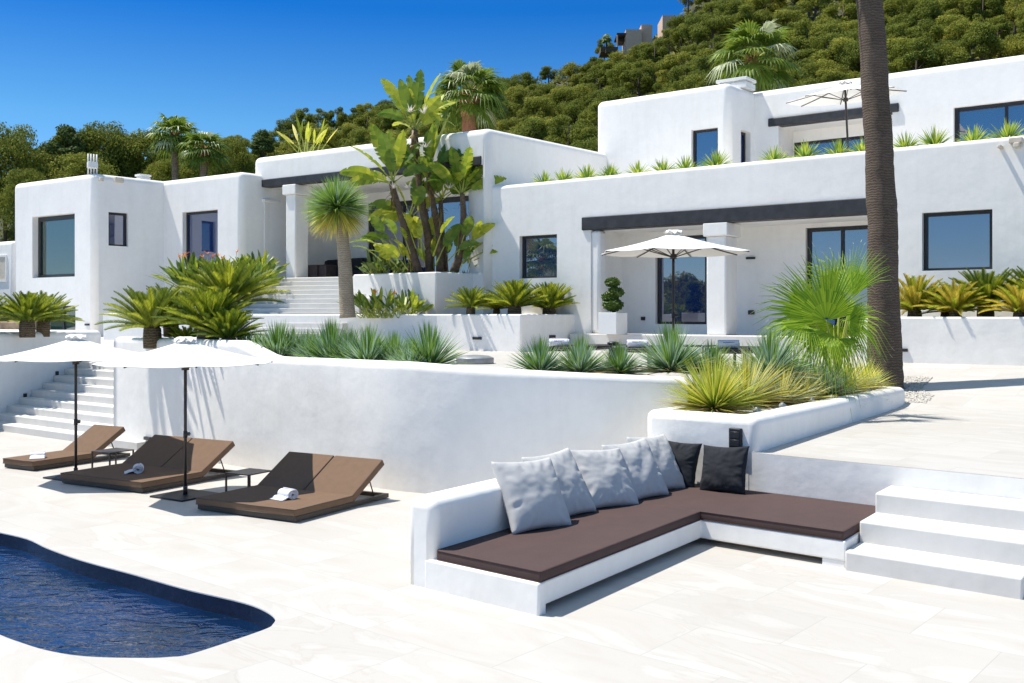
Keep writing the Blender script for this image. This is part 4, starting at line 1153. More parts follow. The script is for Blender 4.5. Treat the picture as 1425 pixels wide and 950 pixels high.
for i, (u, v, k, s, lab) in enumerate(((-.88, 6.2, 0, 1.08, 'big lime green spiky rosette at the sofa end of the low planter'), (-1.0, 7.7, 1, 1.1, 'golden spiky rosette second along the low planter'), (-.7, 8.5, 1, .85, 'smaller golden spiky rosette in the middle of the low planter behind a spot lamp'), (-.95, 9.7, 2, 1.12, 'pale blue-green spiky rosette left of the young fan palm'), (-.6, 10.5, 2, .9, 'pale spiky rosette directly in front of the young fan palm'), (-.7, 12.0, 1, 1.0, 'yellowish spiky rosette at the far end of the low planter before the palm trunk'), (-1.3, 8.9, 0, .9, 'lime spiky rosette at the back of the low planter'), (-1.35, 6.9, 1, .9, 'golden spiky rosette at the back of the low planter by the retaining wall'), (-.62, 11.3, 0, .85, 'lime spiky rosette right of the young fan palm'), (-1.25, 11.6, 2, .95, 'pale spiky rosette behind the young fan palm'), (-.6, 9.15, 1, .78, 'golden spiky rosette between the two middle spot lamps of the low planter'), (-.6, 12.9, 0, .8, 'lime spiky rosette last in the low planter, touching the palm trunk'))):
    q = GL[k]; o_ = q if q.name not in used2 else copy_tree(q); used2.add(q.name)
    o_.location = UV(u - .16, v, 1.26 - .1 * (v - 5.29) / 8.5); o_.rotation_euler = (0, 0, rnd.uniform(0, 6.28)); s *= 1.1; o_.scale = (s, s, s); o_['label'] = lab; o_['group'] = 'spiky rosettes in the low planter'

# --- cycads
def frond(mb, base, d, L, m, npair=30, lw=.03, ll=.17, droop=.5, vee=.55):
    az = math.atan2(d.y, d.x); el = math.asin(max(-1, min(1, d.z)))
    pts = [base.copy()]; p = base.copy(); n_ = 10
    for k in range(n_):
        e = el - droop * (k / n_) ** 1.4
        p = p + Vector((math.cos(az) * math.cos(e), math.sin(az) * math.cos(e), math.sin(e))) * (L / n_); pts.append(p.copy())
    hz = Vector((-math.sin(az), math.cos(az), 0))
    for j in range(npair):
        t = .1 + .9 * j / npair; f = t * n_; i = min(int(f), n_ - 1); fr = f - i
        q = pts[i].lerp(pts[i + 1], fr); tg = (pts[i + 1] - pts[i]).normalized(); upv = hz.cross(tg) * -1
        if upv.z < 0: upv = -upv
        l = ll * (math.sin(PI * (.12 + .86 * t)) ** .6) * rnd.uniform(.9, 1.1)
        for s_ in (-1, 1):
            dd = (tg * .75 + hz * s_ * .75 + upv * vee).normalized(); wd = tg * lw * .5
            a = mb.vert(q - wd); b = mb.vert(q + wd); c = mb.vert(q + dd * l + wd * .2); mb.face((a, b, c), m)
    for k in range(n_):
        r0, r1 = .012 * (1 - k / n_) + .003, .012 * (1 - (k + 1) / n_) + .003
        a = mb.vert(pts[k] - hz * r0); b = mb.vert(pts[k] + hz * r0); c = mb.vert(pts[k + 1] + hz * r1); e_ = mb.vert(pts[k + 1] - hz * r1); mb.face((a, b, c, e_), m)
def make_cycad(L, n, th, tr, mats, el0=2, el1=82, droop=.55, ll=.17):
    root = empty('cycad'); root['category'] = 'cycad'
    mb = MB()
    for i in range(n):
        k = i / n; e = math.radians(el0 + (el1 - el0) * k ** .8 + rnd.uniform(-6, 6)); a = i * 2.39996 + rnd.uniform(-.2, .2)
        d = Vector((math.cos(a) * math.cos(e), math.sin(a) * math.cos(e), math.sin(e)))
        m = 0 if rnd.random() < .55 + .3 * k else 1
        frond(mb, Vector((d.x * tr * .6, d.y * tr * .6, th)), d, L * rnd.uniform(.88, 1.06) * (1 - .12 * k), m, 30, .045, ll, droop * rnd.uniform(.7, 1.3))
    mb.build('frond_crown', mats, root)
    mb = MB(); mb.tube([(0, 0, -.1), (0, 0, th * .4), (0, 0, th), (0, 0, th + tr * .5)], [tr * 1.02, tr * 1.08, tr, tr * .5], 14); mb.build('trunk', ['bark_cycad'], root)
    return root
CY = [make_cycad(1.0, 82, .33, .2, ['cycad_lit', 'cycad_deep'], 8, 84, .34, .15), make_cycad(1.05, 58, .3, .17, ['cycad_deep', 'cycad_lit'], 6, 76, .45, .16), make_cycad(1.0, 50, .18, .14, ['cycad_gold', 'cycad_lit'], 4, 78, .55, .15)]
used3 = set()
def cycad(k, p, s, label, group, rz=None):
    q = CY[k]; o_ = q if k not in used3 else copy_tree(q); used3.add(k)
    o_.location = p; o_.scale = (s,) * 3; o_.rotation_euler = (0, 0, rnd.uniform(0, 6.28) if rz is None else rz); o_['label'] = label; o_['group'] = group
    return o_
bp = lambda px, py, z: P(px, py, z)
g_ = 'cycads on the raised planter by the garden stair'
cycad(0, AT(38, 25.6, 2.3), .92, 'stout cycad with a thick trunk on the raised planter beside the stair', g_)
cycad(1, AT(60, 26.6, 2.3), .95, 'cycad leaning behind the stout one on the raised planter', g_)
cycad(1, AT(-22, 25.5, 2.3), .9, 'cycad cut off by the picture edge on the raised planter', g_)
g_ = 'cycads at the end of the retaining wall'
zb = 2.2
cycad(0, AT(290, 20.1, zb), .98, 'lush yellow-green cycad with a ringed trunk, front and centre of the wall-end group', g_)
cycad(1, AT(212, 20.7, zb), 1.02, 'dark cycad with drooping fronds nearest the garden stair', g_)
cycad(1, AT(238, 21.8, zb + .2), .9, 'dark cycad standing behind the drooping one near the stair', g_)
cycad(1, AT(318, 21.2, zb + .45), 1.15, 'tallest cycad, rising behind the lush front one towards the stair of the portico', g_)
cycad(0, AT(318, 19.6, zb - .12), .72, 'small bright cycad nestled right of the lush front one by the blue shrubs', g_)
cycad(1, AT(262, 20.9, zb - .3), .6, 'small dark cycad in the gap under the wall-end group', g_)
g_ = 'cycads in the middle planter'
cycad(1, AT(655, 33.6, 2.75), .85, 'small cycad in the shade at the corner of the tall planter', g_)
cycad(0, AT(716, 33.4, 2.65), 1.12, 'large bright cycad at the corner of the middle planter', g_)
cycad(1, AT(691, 34.4, 2.75), .7, 'small dark cycad squeezed behind the large bright one', g_)
cycad(0, AT(764, 34.2, 2.6), 1.1, 'bright cycad under the square window next to the porch', g_)
g_ = 'cycads in the long planter behind the palm'
for px, inn, k, s, lab in ((1254, 1.2, 2, 1.2, 'golden cycad half behind the tall palm trunk'), (1318, .8, 2, 1.0, 'golden spreading cycad below the corner of the big dark window'), (1352, 1.5, 1, 1.12, 'dark green cycad under the big dark window'), (1409, .8, 2, .95, 'golden cycad with flat fronds near the picture edge in the long planter'), (1432, 1.6, 1, 1.15, 'dark cycad at the picture edge in the long planter'), (1292, 1.7, 1, .75, 'small dark cycad behind two golden ones in the long planter'), (1480, .9, 2, 1.0, 'golden cycad beyond the picture edge in the long planter')):
    p = RW.p(px, 2.66, inn); cycad(k, p, s, lab, g_)
# --- roof terrace fan clumps
RF = [make_clump('fan_shrub', .6, 130, .05, ['lime_blade', 'green_blade', 'pale_blade'], .15, .12, 0, 85, .04, 0) for _ in range(2)]
for b in RF: tag(b, '', 'shrub')
used4 = set()
RP = [(732, 27, 241), (760, 24, 240), (793, 34, 231), (825, 20, 236), (865, 34, 226), (900, 28, 228), (932, 30, 222), (975, 36, 211), (1057, 32, 205), (1102, 40, 198), (1148, 40, 196), (1184, 30, 193), (1245, 26, 186), (1286, 28, 179), (1341, 38, 181), (1390, 48, 170)]
for i, (px, wpx, ty) in enumerate(RP):
    q = FL.p(px, 7.42, 1.1); zt = ZAT(ty, q.y); s = max(1.0, (zt - 7.38) / .55) ; o_ = put_clump(RF, used4, i, q - Vector((0, 0, .05)), s, 'spiky fan-leaved shrub on the roof parapet, %s from the left' % ORD[i], 'spiky shrubs along the roof parapet', 1.0)
# roof chair hidden among the shrubs
ch = empty('roof_chair', FL.p(816, 7.0, 1.6), .6, 'dark rounded chair back glimpsed among the shrubs on the roof', 'chair')
m_ = MB(); m_.tube([Vector((.32 * math.cos(a), 0, .55 + .32 * math.sin(a))) for a in [PI * k / 14 for k in range(15)]], .03, 8); m_.build('backrest', ['bronze_metal'], ch)
m_ = MB(); m_.box(-.3, .3, -.5, .02, .42, .47); m_.build('seat', ['bronze_metal'], ch, .01, 2)
for sx in (-1, 1):
    for y in (-.45, -.02):
        m_ = MB(); m_.box(sx * .28 - .02, sx * .28 + .02, y - .02, y + .02, 0, .419); m_.build('leg', ['bronze_metal'], ch)

# --- big leaves
def paddle(mb, base, d0, L, W, m, mp, droop=.6, pet=.4, split=.35, nrm=None, n_=14, vee=.35):
    pts = [base.copy()]; p = base.copy(); d = d0.normalized()
    for k in range(n_):
        p = p + d * (L / n_); pts.append(p.copy())
        d = (d + Vector((0, 0, -1)) * droop * (k / n_) * (2.2 / n_)).normalized()
    k0 = max(1, int(n_ * pet))
    mb.tube(pts[:k0 + 1], [.035 * (1 - .5 * k / k0) * (L / 2.4) + .006 for k in range(k0 + 1)], 6, mp, False)
    hz = d0.cross(Vector((0, 0, 1)))
    if hz.length < .05: hz = Vector((1, 0, 0))
    if nrm is not None:
        hz = d0.cross(nrm)
    hz.normalize()
    for s_ in (-1, 1):
        prev = None; gap = 0
        for k in range(k0, n_ + 1):
            t = (k - k0) / (n_ - k0)
            w = W * .5 * (math.sin(PI * min(1, .06 + .94 * t)) ** .55) * (1 - .25 * t)
            if k == n_: w = .004
            tg = (pts[min(k + 1, n_)] - pts[max(k - 1, 0)]).normalized(); upv = hz.cross(tg).normalized()
            if upv.z < 0 and nrm is None: upv = -upv
            out = (hz * s_ + upv * vee * (1 - t * .6)).normalized()
            o_ = pts[k] + out * w + tg * w * .35
            mid = pts[k] + out * w * .5 + tg * w * .1 + upv * w * .05
            if prev is not None and True:
                a0, m0, o0 = prev
                if rnd.random() < split:
                    sh = (pts[k] - pts[k - 1]) * rnd.uniform(.25, .5); o1 = o_ - sh - upv * w * rnd.uniform(0, .35)
                else: o1 = o_
                i = [mb.vert(q) for q in (pts[k - 1], m0, o0, o1, mid, pts[k])]
                mb.face((i[0], i[1], i[4], i[5]), m, True); mb.face((i[1], i[2], i[3], i[4]), m, True)
            prev = (pts[k], mid, o_)
def head(mb, base, leaves, m=0, mp=2):
    leaves = leaves + [(a + rnd.uniform(-14, 14), L * rnd.uniform(.7, .95), W * rnd.uniform(.8, 1.05), dr * rnd.uniform(.8, 1.6), dep + rnd.choice((-.5, .5))) for (a, L, W, dr, dep) in leaves[::2]]
    """leaves: (screen angle from up, positive right; length; width; droop; depth lean)"""
    for (a, L, W, dr, dep) in leaves:
        r = math.radians(a); d = Vector((math.sin(r), dep, math.cos(r))).normalized()
        mm = m if rnd.random() < .7 else 1
        nrm = Vector((rnd.uniform(-.5, .5), -1, rnd.uniform(-.2, .5))) if rnd.random() < .75 else None
        paddle(mb, base + Vector((rnd.uniform(-.05, .05), rnd.uniform(-.05, .05), rnd.uniform(-.15, .05))), d, L, W, mm, mp, dr, rnd.uniform(.26, .38), .42, nrm)
gs = empty('giant_strelitzia', AT(600, 36.8, 4.2), 0, 'clump of giant banana-leaved strelitzia with several tall trunks in the corner planter', 'plant')
org = AT(600, 36.8, 4.2)
G = lambda px, py, d=36.8: PXY(px, py, d) - org
def trunk_(pts, r, mat='trunk_banana'):
    r = (r[0] * .8, r[1] * .8)
    m_ = MB(); m_.tube(catmull(pts, 4), [r[0] + (r[1] - r[0]) * k / (4 * (len(pts) - 1)) for k in range(4 * (len(pts) - 1) + 1)], 10); m_.build('trunk', [mat], gs)
trunk_([G(583, 380), G(572, 345), G(560, 305), G(548, 268), G(545, 252)], (.2, .13))
trunk_([G(598, 380, 37.2), G(596, 330, 37.2), G(588, 285, 37.2), G(584, 250, 37.2), G(579, 215, 37.2), G(576, 180, 37.2)], (.2, .17))
trunk_([G(612, 380, 37.0), G(611, 330, 37.0), G(600, 270, 37.0), G(596, 240, 37.0)], (.18, .12))
trunk_([G(632, 378, 36.6), G(642, 345, 36.6), G(645, 300, 36.6), G(643, 268, 36.6)], (.2, .11))
trunk_([G(620, 378, 37.3), G(615, 320, 37.3), G(613, 275, 37.3)], (.15, .1))
trunk_([G(570, 378, 37.3), G(575, 340, 37.3), G(572, 300, 37.3)], (.15, .1))
for hd in (
    (G(577, 180, 37.2), [(-52, 1.6, .5, 1.2, -.1), (-28, 2.3, .58, .5, .1), (-8, 2.2, .5, .1, .25), (8, 2.3, .62, .1, -.2), (22, 2.4, .6, .4, 0), (42, 2.0, .5, .9, .1), (62, 1.7, .5, 1.5, -.1), (-15, 1.9, .5, .2, -.3), (30, 1.9, .5, .5, .3)]),
    (G(596, 240, 37.0), [(-38, 2.0, .5, .7, .1), (20, 2.4, .55, .1, 0), (8, 2.0, .5, .2, -.2), (48, 1.9, .55, 1.6, -.1), (35, 2.2, .5, .9, .2), (-62, 1.6, .5, 1.2, -.2)]),
    (G(546, 252), [(-68, 2.0, .55, .7, -.1), (-45, 2.0, .55, .5, -.2), (-20, 2.3, .62, .1, 0), (-5, 2.1, .58, .1, .2), (12, 1.9, .55, .3, -.2), (32, 1.8, .5, .7, 0), (-80, 1.8, .5, 1.0, -.2), (55, 1.6, .5, 1.2, -.2)]),
    (G(643, 268, 36.6), [(-35, 1.7, .55, .8, -.2), (-12, 1.7, .55, .2, 0), (10, 1.7, .6, .4, -.3), (40, 1.9, .5, .3, 0), (62, 1.7, .45, .6, -.1), (-60, 1.6, .5, 1.3, -.2), (25, 1.5, .5, .4, .2)]),
    (G(613, 275, 37.3), [(-25, 1.7, .6, .5, -.3), (5, 1.9, .62, .1, 0), (28, 1.7, .55, .6, -.2), (-50, 1.5, .5, 1, 0), (55, 1.5, .5, 1.1, -.2)]),
    (G(572, 300, 37.3), [(-60, 1.7, .5, .9, -.2), (-25, 1.8, .55, .2, 0), (15, 1.9, .6, .2, -.1), (45, 1.4, .5, 1, -.2), (-80, 1.7, .5, 1.1, -.1)])):
    m_ = MB(); head(m_, *hd); m_.build('leaf_crown', ['banana_leaf', 'banana_deep', 'petiole'], gs)
m_ = MB()
for i in range(54):
    px = rnd.choice((545, 555, 565, 580, 600, 620, 640, 655)) + rnd.uniform(-14, 14); b = G(px, rnd.uniform(345, 378), rnd.uniform(36.0, 37.8))
    a = (px - 600) / 60 * 45 + rnd.uniform(-30, 30); r = math.radians(a)
    d = Vector((math.sin(r), rnd.uniform(-.5, .2), math.cos(r))); paddle(m_, b, d, rnd.uniform(.9, 1.9), rnd.uniform(.3, .5), 0 if rnd.random() < .5 else 1, 2, rnd.uniform(.2, 1.3), rnd.uniform(.4, .55), .3, Vector((rnd.uniform(-.5, .5), -1, .3)) if rnd.random() < .6 else None)
m_.build('low_leaves', ['banana_leaf', 'banana_deep', 'petiole'], gs)
for (px, py) in ((571, 156), (590, 158), (548, 262), (625, 262), (568, 262), (592, 205)):
    c = G(px, py, 36.4); m_ = MB()
    for k in range(14):
        d, e = rdir(.2, 1.5); blade(m_, c, d, rnd.uniform(.2, .42), .05, 0, 0, 2)
    m_.build('flower_head', ['flower_white'], gs)
for (px, py) in ((575, 172), (547, 258), (643, 272), (597, 243), (613, 280)):
    c = G(px, py, 36.7); m_ = MB()
    for k in range(22):
        d, e = rdir(-1.4, .7); blade(m_, c + Vector((0, 0, rnd.uniform(-.8, .1))), d, rnd.uniform(.25, .55), .07, .4, 0, 2)
    m_.build('dry_sheath', ['petiole_brown'], gs)

def make_strelitzia(name, label, n, L, spread, orange, mats=('strelitzia', 'banana_leaf', 'petiole')):
    root = empty(name, (0, 0, 0), 0, label, 'plant'); m_ = MB()
    for i in range(n):
        d, e = rdir(math.radians(35), math.radians(88)); b = Vector((rnd.uniform(-spread, spread), rnd.uniform(-.35, .35), -.05))
        d = (d + Vector((b.x * .35 / max(spread, .1), -.15, 0))).normalized(); l = L * rnd.uniform(.7, 1.1)
        paddle(m_, b, d, l, rnd.uniform(.12, .19), 0 if rnd.random() < .6 else 1, 2, rnd.uniform(.1, .5), .5, .05, Vector((rnd.uniform(-.6, .6), -1, rnd.uniform(-.2, .4))) if rnd.random() < .5 else None, 9, .25)
    m_.build('leaves', list(mats), root)
    if orange:
        for i in range(orange):
            x = rnd.uniform(-spread * 1.1, spread * .9); st = Vector((x, rnd.uniform(-.5, -.1), 0)); tp = st + Vector((rnd.uniform(-.25, .25), -.15, L * rnd.uniform(.72, .98)))
            m_ = MB(); m_.tube([st, (st + tp) / 2 + Vector((.03, 0, 0)), tp], [.014, .012, .01], 5, 1)
            for k in range(7):
                d, e = rdir(.3, 1.4); blade(m_, tp, d, rnd.uniform(.14, .24), .045, 0, 0, 2)
            m_.build('flower', ['flower_orange', 'petiole'], root)
    return root
s1 = make_strelitzia('bird_of_paradise', 'dense bird-of-paradise bush with orange flowers in front of the left wing window', 300, 1.45, 1.5, 9); s1.location = AT(308, 38.6, 3.75)
s1b = make_strelitzia('bird_of_paradise', 'lighter green upright bush beside the stair head at the first portico column', 60, 1.25, .45, 0, ('banana_leaf', 'strelitzia', 'petiole')); s1b.location = AT(353, 40.4, 4.2)
s2 = make_strelitzia('bird_of_paradise', 'low clump of bird-of-paradise leaves with one flower against the corner planter', 95, 1.05, .95, 2); s2.location = AT(540, 34.9, 2.72)
s3 = make_strelitzia('bird_of_paradise', 'grey-green narrow leaved bush low in the corner planter at its stair side', 50, 1.0, .6, 0, ('cypress', 'strelitzia', 'petiole')); s3.location = AT(535, 37.6, 4.2)

# --- yucca tree with a spherical head
yt = empty('yucca_tree', AT(483, 34.2, 2.7), 0, 'tree yucca with round spiky green head on thick pale trunk by the portico stair', 'tree')
oy = AT(483, 34.2, 2.7); Y = lambda px, py: PXY(px, py, 34.2) - oy
m_ = MB(); cp = catmull([Y(484, 442), Y(482, 410), Y(480, 370), Y(477, 335), Y(474, 305), Y(471, 290)], 4); m_.tube(cp, [.27 - .09 * k / (len(cp) - 1) + .02 * (k == 0) for k in range(len(cp))], 14); m_.build('trunk', ['bark_yucca'], yt)
m_ = MB(); c = Y(469, 290)
for i in range(1500):
    d, e = rdir(math.radians(-52), math.radians(90)); L = rnd.uniform(.88, 1.08) * 1.2
    q_ = (math.degrees(e) + rnd.gauss(0, 9)); low = q_ < -14; mm = 1 if rnd.random() < .8 else 0
    if q_ < -8: mm = 4 if rnd.random() < .6 else 1
    if q_ < -24: mm = 2 if rnd.random() < .6 else 3
    blade(m_, c + d * .1, d, L * (.86 if low else 1), .042, .1 if not low else .25, mm, 3, rnd.uniform(-.7, .7))
m_.build('crown', ['blue_blade', 'green_blade', 'gold_blade', 'dry_blade', 'lime_blade'], yt)

# --- young fan palm in the front planter
def fan(mb, hub, axis, nrm, R, n_, spread, droop, m, mt=None, wid=.9, joined=.45):
    axis = axis.normalized(); nrm = (nrm - axis * nrm.dot(axis)).normalized(); side = axis.cross(nrm).normalized()
    for k in range(n_):
        a = spread * (k / (n_ - 1) - .5); d = axis * math.cos(a) + side * math.sin(a)
        L = R * (1 - .22 * (abs(a) / (spread / 2)) ** 2) * rnd.uniform(.94, 1.05); cr = d.cross(nrm).normalized()
        dw = spread / (n_ - 1) * .5 * wid
        dr = droop * rnd.uniform(.5, 1.6)
        rows = []
        for t, wf in ((.04, 1.0), (.25, 1.0), (joined, 1.0), (.72, .5), (1.0, .0)):
            w = L * min(t, joined) * math.tan(dw) * wf + .002
            p = hub + d * L * t - nrm * (.12 * L * t * t) + Vector((0, 0, -dr * L * max(0, t - .4) ** 2 * 1.8))
            f = nrm * w * .5
            rows.append((p - cr * w - f * .0, p + f, p + cr * w))
        for (a0, b0_, c0), (a1, b1_, c1) in zip(rows, rows[1:]):
            i = [mb.vert(q) for q in (a0, b0_, c0, c1, b1_, a1)]
            mb.face((i[0], i[1], i[4], i[5]), m); mb.face((i[1], i[2], i[3], i[4]), m)
        if mt is not None and rnd.random() < .5:
            q = rows[-1][1]; blade(mb, q, (d + Vector((0, 0, -.8))).normalized(), R * .12, .008, .2, mt, 2)
fp = empty('young_fan_palm', UV(-.62, 10.75, 1.2), 0, 'young bright green fan palm with large fans rising from the low planter', 'palm')
of = UV(-.62, 10.75, 1.2); dF = of.y; FPX = lambda px, py, dd=0.0: PXY(px, py, dF + dd) - of
m_ = MB(); m_.tube([(0, 0, -.05), (0, 0, .3), (.02, 0, .5)], [.1, .09, .06], 10); m_.build('trunk', ['red_boots'], fp)
for (hx, hy, dd, ax, nr, R_, sp_a, dr, nn2) in (
    (1150, 446, -.5, (-.16, -.12, 1), (.22, -1, .15), 1.34, 3.05, .12, 44),
    (1132, 441, .0, (-.78, -.1, .56), (.15, -1, .45), 1.25, 2.3, .3, 34),
    (1186, 412, .1, (.14, .15, 1), (-1, -.55, .1), 1.1, 2.2, .15, 30),
    (1122, 452, -.4, (-.95, -.45, -.05), (-.1, -.45, 1), 1.05, 2.8, .9, 34),
    (1180, 447, -.35, (.5, -.5, .3), (-.1, -.85, .5), .78, 3.2, .8, 32),
    (1152, 462, -.6, (-.55, -.6, -.45), (-.1, -.75, .6), .95, 2.6, 1.0, 34),
    (1168, 408, .45, (-.05, .3, 1), (.15, -1, .2), 1.05, 2.4, .25, 32),
    (1180, 452, .2, (.7, .3, .0), (-.2, -.6, .8), .75, 2.8, .9, 28),
    (1160, 452, .25, (-.25, .1, -.6), (.1, -1, .2), .85, 3.4, .4, 34),
    (1172, 470, -.5, (.25, -.7, -.4), (.1, -.7, .7), .6, 2.6, .9, 26)):
    hub = FPX(hx, hy, dd); m_ = MB(); b = Vector((rnd.uniform(-.04, .04), rnd.uniform(-.04, .04), .3))
    mid = (b + hub) / 2 + Vector((0, 0, .1)); m_.tube(catmull([b, mid, hub], 4), [.026, .025, .024, .023, .022, .021, .018, .012, .004], 6, 1)
    fan(m_, hub, Vector(ax), Vector(nr), R_, nn2, sp_a, dr, 0, 2, .95, .42); m_.build('fan_leaf', ['fan_green', 'petiole', 'pale_blade'], fp)

# --- fan palms, whole
def make_palm(name, H_, r0, r1, nleaf, R_, pet, bark='bark_palm_pale', boots=1.0, lean=(0, 0), segs=22, el=(-35, 80), skirt=0):
    root = empty(name); root['category'] = 'palm tree'
    m_ = MB(); pts = [(lean[0] * t * t, lean[1] * t * t, H_ * t) for t in [k / 14 for k in range(15)]]
    ns_ = 130 if H_ > 11 else 40; tz = 0.0; pp = []; rr_ = []
    for k in range(ns_ + 1):
        t = k / ns_; x_, y_ = lean[0] * t * t, lean[1] * t * t; w_ = .03 if H_ > 11 else 0
        pp.append((x_ + w_ * noise.noise(Vector((t * 9, 1, 0))), y_ + w_ * noise.noise(Vector((t * 9, 5, 0))), H_ * t))
        rr_.append((r0 * (1 + .22 * math.exp(-t * 13)) + (r1 - r0) * t) * (1 + .03 * noise.noise(Vector((t * 14, 2, 0))) + rnd.uniform(-.022, .022)))
    m_.tube(pp, rr_, 24)
    for i_, (vx, vy, vz) in enumerate(m_.v):
        c_ = pp[min(ns_, i_ // 24)]; q_ = 1 + .05 * noise.noise(Vector((vx * 5, vy * 5, vz * 2.2))); m_.v[i_] = (c_[0] + (vx - c_[0]) * q_, c_[1] + (vy - c_[1]) * q_, vz)
    m_.build('trunk', [bark], root)
    top = Vector((lean[0], lean[1], H_))
    if boots:
        m_ = MB(); m_.tube([top - Vector((0, 0, boots)), top - Vector((0, 0, boots * .3)), top + Vector((0, 0, .25))], [r1 * 1.15, r1 * 1.5, r1 * .7], 14)
        for k in range(60):
            z = rnd.uniform(-boots, .1); a = rnd.uniform(0, 6.28); d = Vector((math.cos(a), math.sin(a), 1.3)).normalized(); blade(m_, top + Vector((math.cos(a) * r1, math.sin(a) * r1, z)), d, .35, .1, 0, 0, 2)
        m_.build('leaf_bases', ['red_boots'], root)
    m_ = MB()
    for i in range(nleaf):
        k = i / nleaf; e = math.radians(el[0] + (el[1] - el[0]) * k + rnd.uniform(-8, 8)); a = i * 2.39996 + rnd.uniform(-.3, .3)
        d = Vector((math.cos(a) * math.cos(e), math.sin(a) * math.cos(e), math.sin(e))); pl_ = pet * rnd.uniform(.85, 1.15)
        hub = top + d * pl_ + Vector((0, 0, -.12 * pl_ * (1 - d.z))); m_.tube([top + d * .1, (top + hub) / 2 + Vector((0, 0, .05)), hub], [.04, .03, .022], 5, 1)
        ax = (d + Vector((0, 0, -.35))).normalized(); upn = Vector((0, 0, 1)) + d * -.2
        fan(m_, hub, ax, upn, R_ * rnd.uniform(.85, 1.1), segs, rnd.uniform(3.4, 4.3), rnd.uniform(.25, .7), 0 if rnd.random() < .9 else 2, None, 1.05, .6)
    m_.build('crown', ['fan_palm', 'petiole', 'pale_blade'], root)
    return root
def hgt(py, d, z0): return ZAT(py, d) - z0
p_ = make_palm('tall_palm', 13.2, .34, .24, 34, 1.1, 1.0, 'bark_palm', .8, (-.75, .1), 20)
bpx = AT(1231, 22.0); vv_ = toUV(bpx)[1]; p_.location = Vector((bpx.x, 22.0, ramp_z(vv_) - .05)); tag(p_, 'tall dark ringed palm trunk rising out of the picture beside the low planter', 'palm tree')
d_ = 46.0; p_ = make_palm('fan_palm', hgt(85, d_, 7.0), .3, .26, 34, 1.25, 1.1, 'bark_palm_pale', 1.0, (.05, 0), 24); p_.location = AT(1047, d_, 7.0); tag(p_, 'bright fan palm with a reddish trunk behind the upper storey of the villa', 'palm tree')
d_ = 47.0; p_ = make_palm('fan_palm', hgt(132, d_, 6.5), .36, .34, 36, 1.15, 1.0, 'red_boots', 1.0, (0, 0), 22); p_.location = AT(653, d_, 6.5); tag(p_, 'fan palm with a stout red-brown trunk behind the portico wing roof', 'palm tree')
d_ = 64.0; p_ = make_palm('fan_palm', hgt(190, d_, 4.0), .26, .2, 28, 1.05, .85, 'bark_palm_pale', .9, (-.1, 0), 18); p_.location = AT(245, d_, 4.0); tag(p_, 'slim fan palm, the taller of two behind the left wing', 'palm tree')
d_ = 62.0; p_ = make_palm('fan_palm', hgt(209, d_, 4.0), .26, .22, 28, .95, .8, 'bark_palm_pale', .9, (.15, 0), 18); p_.location = AT(281, d_, 4.0); tag(p_, 'shorter slim fan palm right of its taller neighbour behind the left wing', 'palm tree')
rb_ = make_strelitzia('banana_shrub', 'yellowing banana-like shrub peeping over the portico roof', 16, 2.1, .5, 0, ('banana_leaf', 'gold_blade', 'petiole')); rb_.location = AT(428, 49, ZAT(214, 49)); 

# ================================================================== TREES
def leafcards(mb, c, rx, rz, n_, s, m):
    for k in range(n_):
        d = Vector((rnd.gauss(0, 1), rnd.gauss(0, 1), rnd.gauss(0, 1))).normalized(); f = rnd.uniform(.55, 1.05)
        p = c + Vector((d.x * rx * f, d.y * rx * f, d.z * rz * f))
        nn = (d * .8 + Vector((rnd.gauss(0, .6), rnd.gauss(0, .6), rnd.gauss(0, .6) + .35))).normalized(); a = nn.orthogonal().normalized()
        a = Matrix.Rotation(rnd.uniform(0, 6.28), 3, nn) @ a; b = nn.cross(a); q = s * rnd.uniform(.6, 1.3)
        mb.poly([p - a * q - b * q * .25, p + b * q * .5, p + a * q, p - b * q * .55], m)
def make_pine(H_, R_, ncl, ncard, mats, shape='round', card=.15, name='pine_tree'):
    root = empty(name); root['category'] = 'tree'
    m_ = MB(); tp = Vector((rnd.uniform(-.3, .3), rnd.uniform(-.3, .3), H_ * .9)); m_.tube([(0, 0, -1.2), tp * .3 + Vector((rnd.uniform(-.15, .15), 0, 0)), tp * .65, tp], [.19, .15, .1, .03], 7)
    cl = []
    for i in range(ncl):
        if shape == 'round':
            d, e = rdir(math.radians(-25), PI / 2); f = rnd.uniform(.35, 1) ** .5; c = Vector((d.x * R_ * f * .82, d.y * R_ * f * .82, H_ * .62 + d.z * H_ * .36 * f))
            r = R_ * rnd.uniform(.22, .36)
        else:
            t = rnd.uniform(.12, 1); rr_ = R_ * (1 - t) ** .7 * rnd.uniform(.5, 1) + .1; a = rnd.uniform(0, 6.28); c = Vector((math.cos(a) * rr_, math.sin(a) * rr_, H_ * t)); r = R_ * rnd.uniform(.2, .32) * (1 - t * .4)
        cl.append((c, r))
    for c, r in cl[::3]:
        st = tp * min(.9, max(.25, (c.z * .75) / H_)); m_.tube([st, (st + c) / 2 + Vector((0, 0, -.15)), c], [.06, .04, .015], 5)
    m_.build('trunk', ['bark_pine'], root)
    m_ = MB()
    for c, r in cl: leafcards(m_, c, r, r * .72, ncard, card, 0 if rnd.random() < .75 else 1)
    m_.build('crown', mats, root)
    return root
PV = [make_pine(5.6, 2.5, 26, 360, ['pine_a', 'pine_c'], card=.092), make_pine(5.2, 2.7, 30, 350, ['pine_b', 'pine_a'], card=.092), make_pine(6.0, 2.3, 24, 360, ['pine_a', 'pine_b'], card=.092), make_pine(4.8, 2.6, 26, 360, ['pine_c', 'pine_a'], card=.092), make_pine(5.4, 2.2, 24, 360, ['pine_b', 'pine_a'], card=.092)]
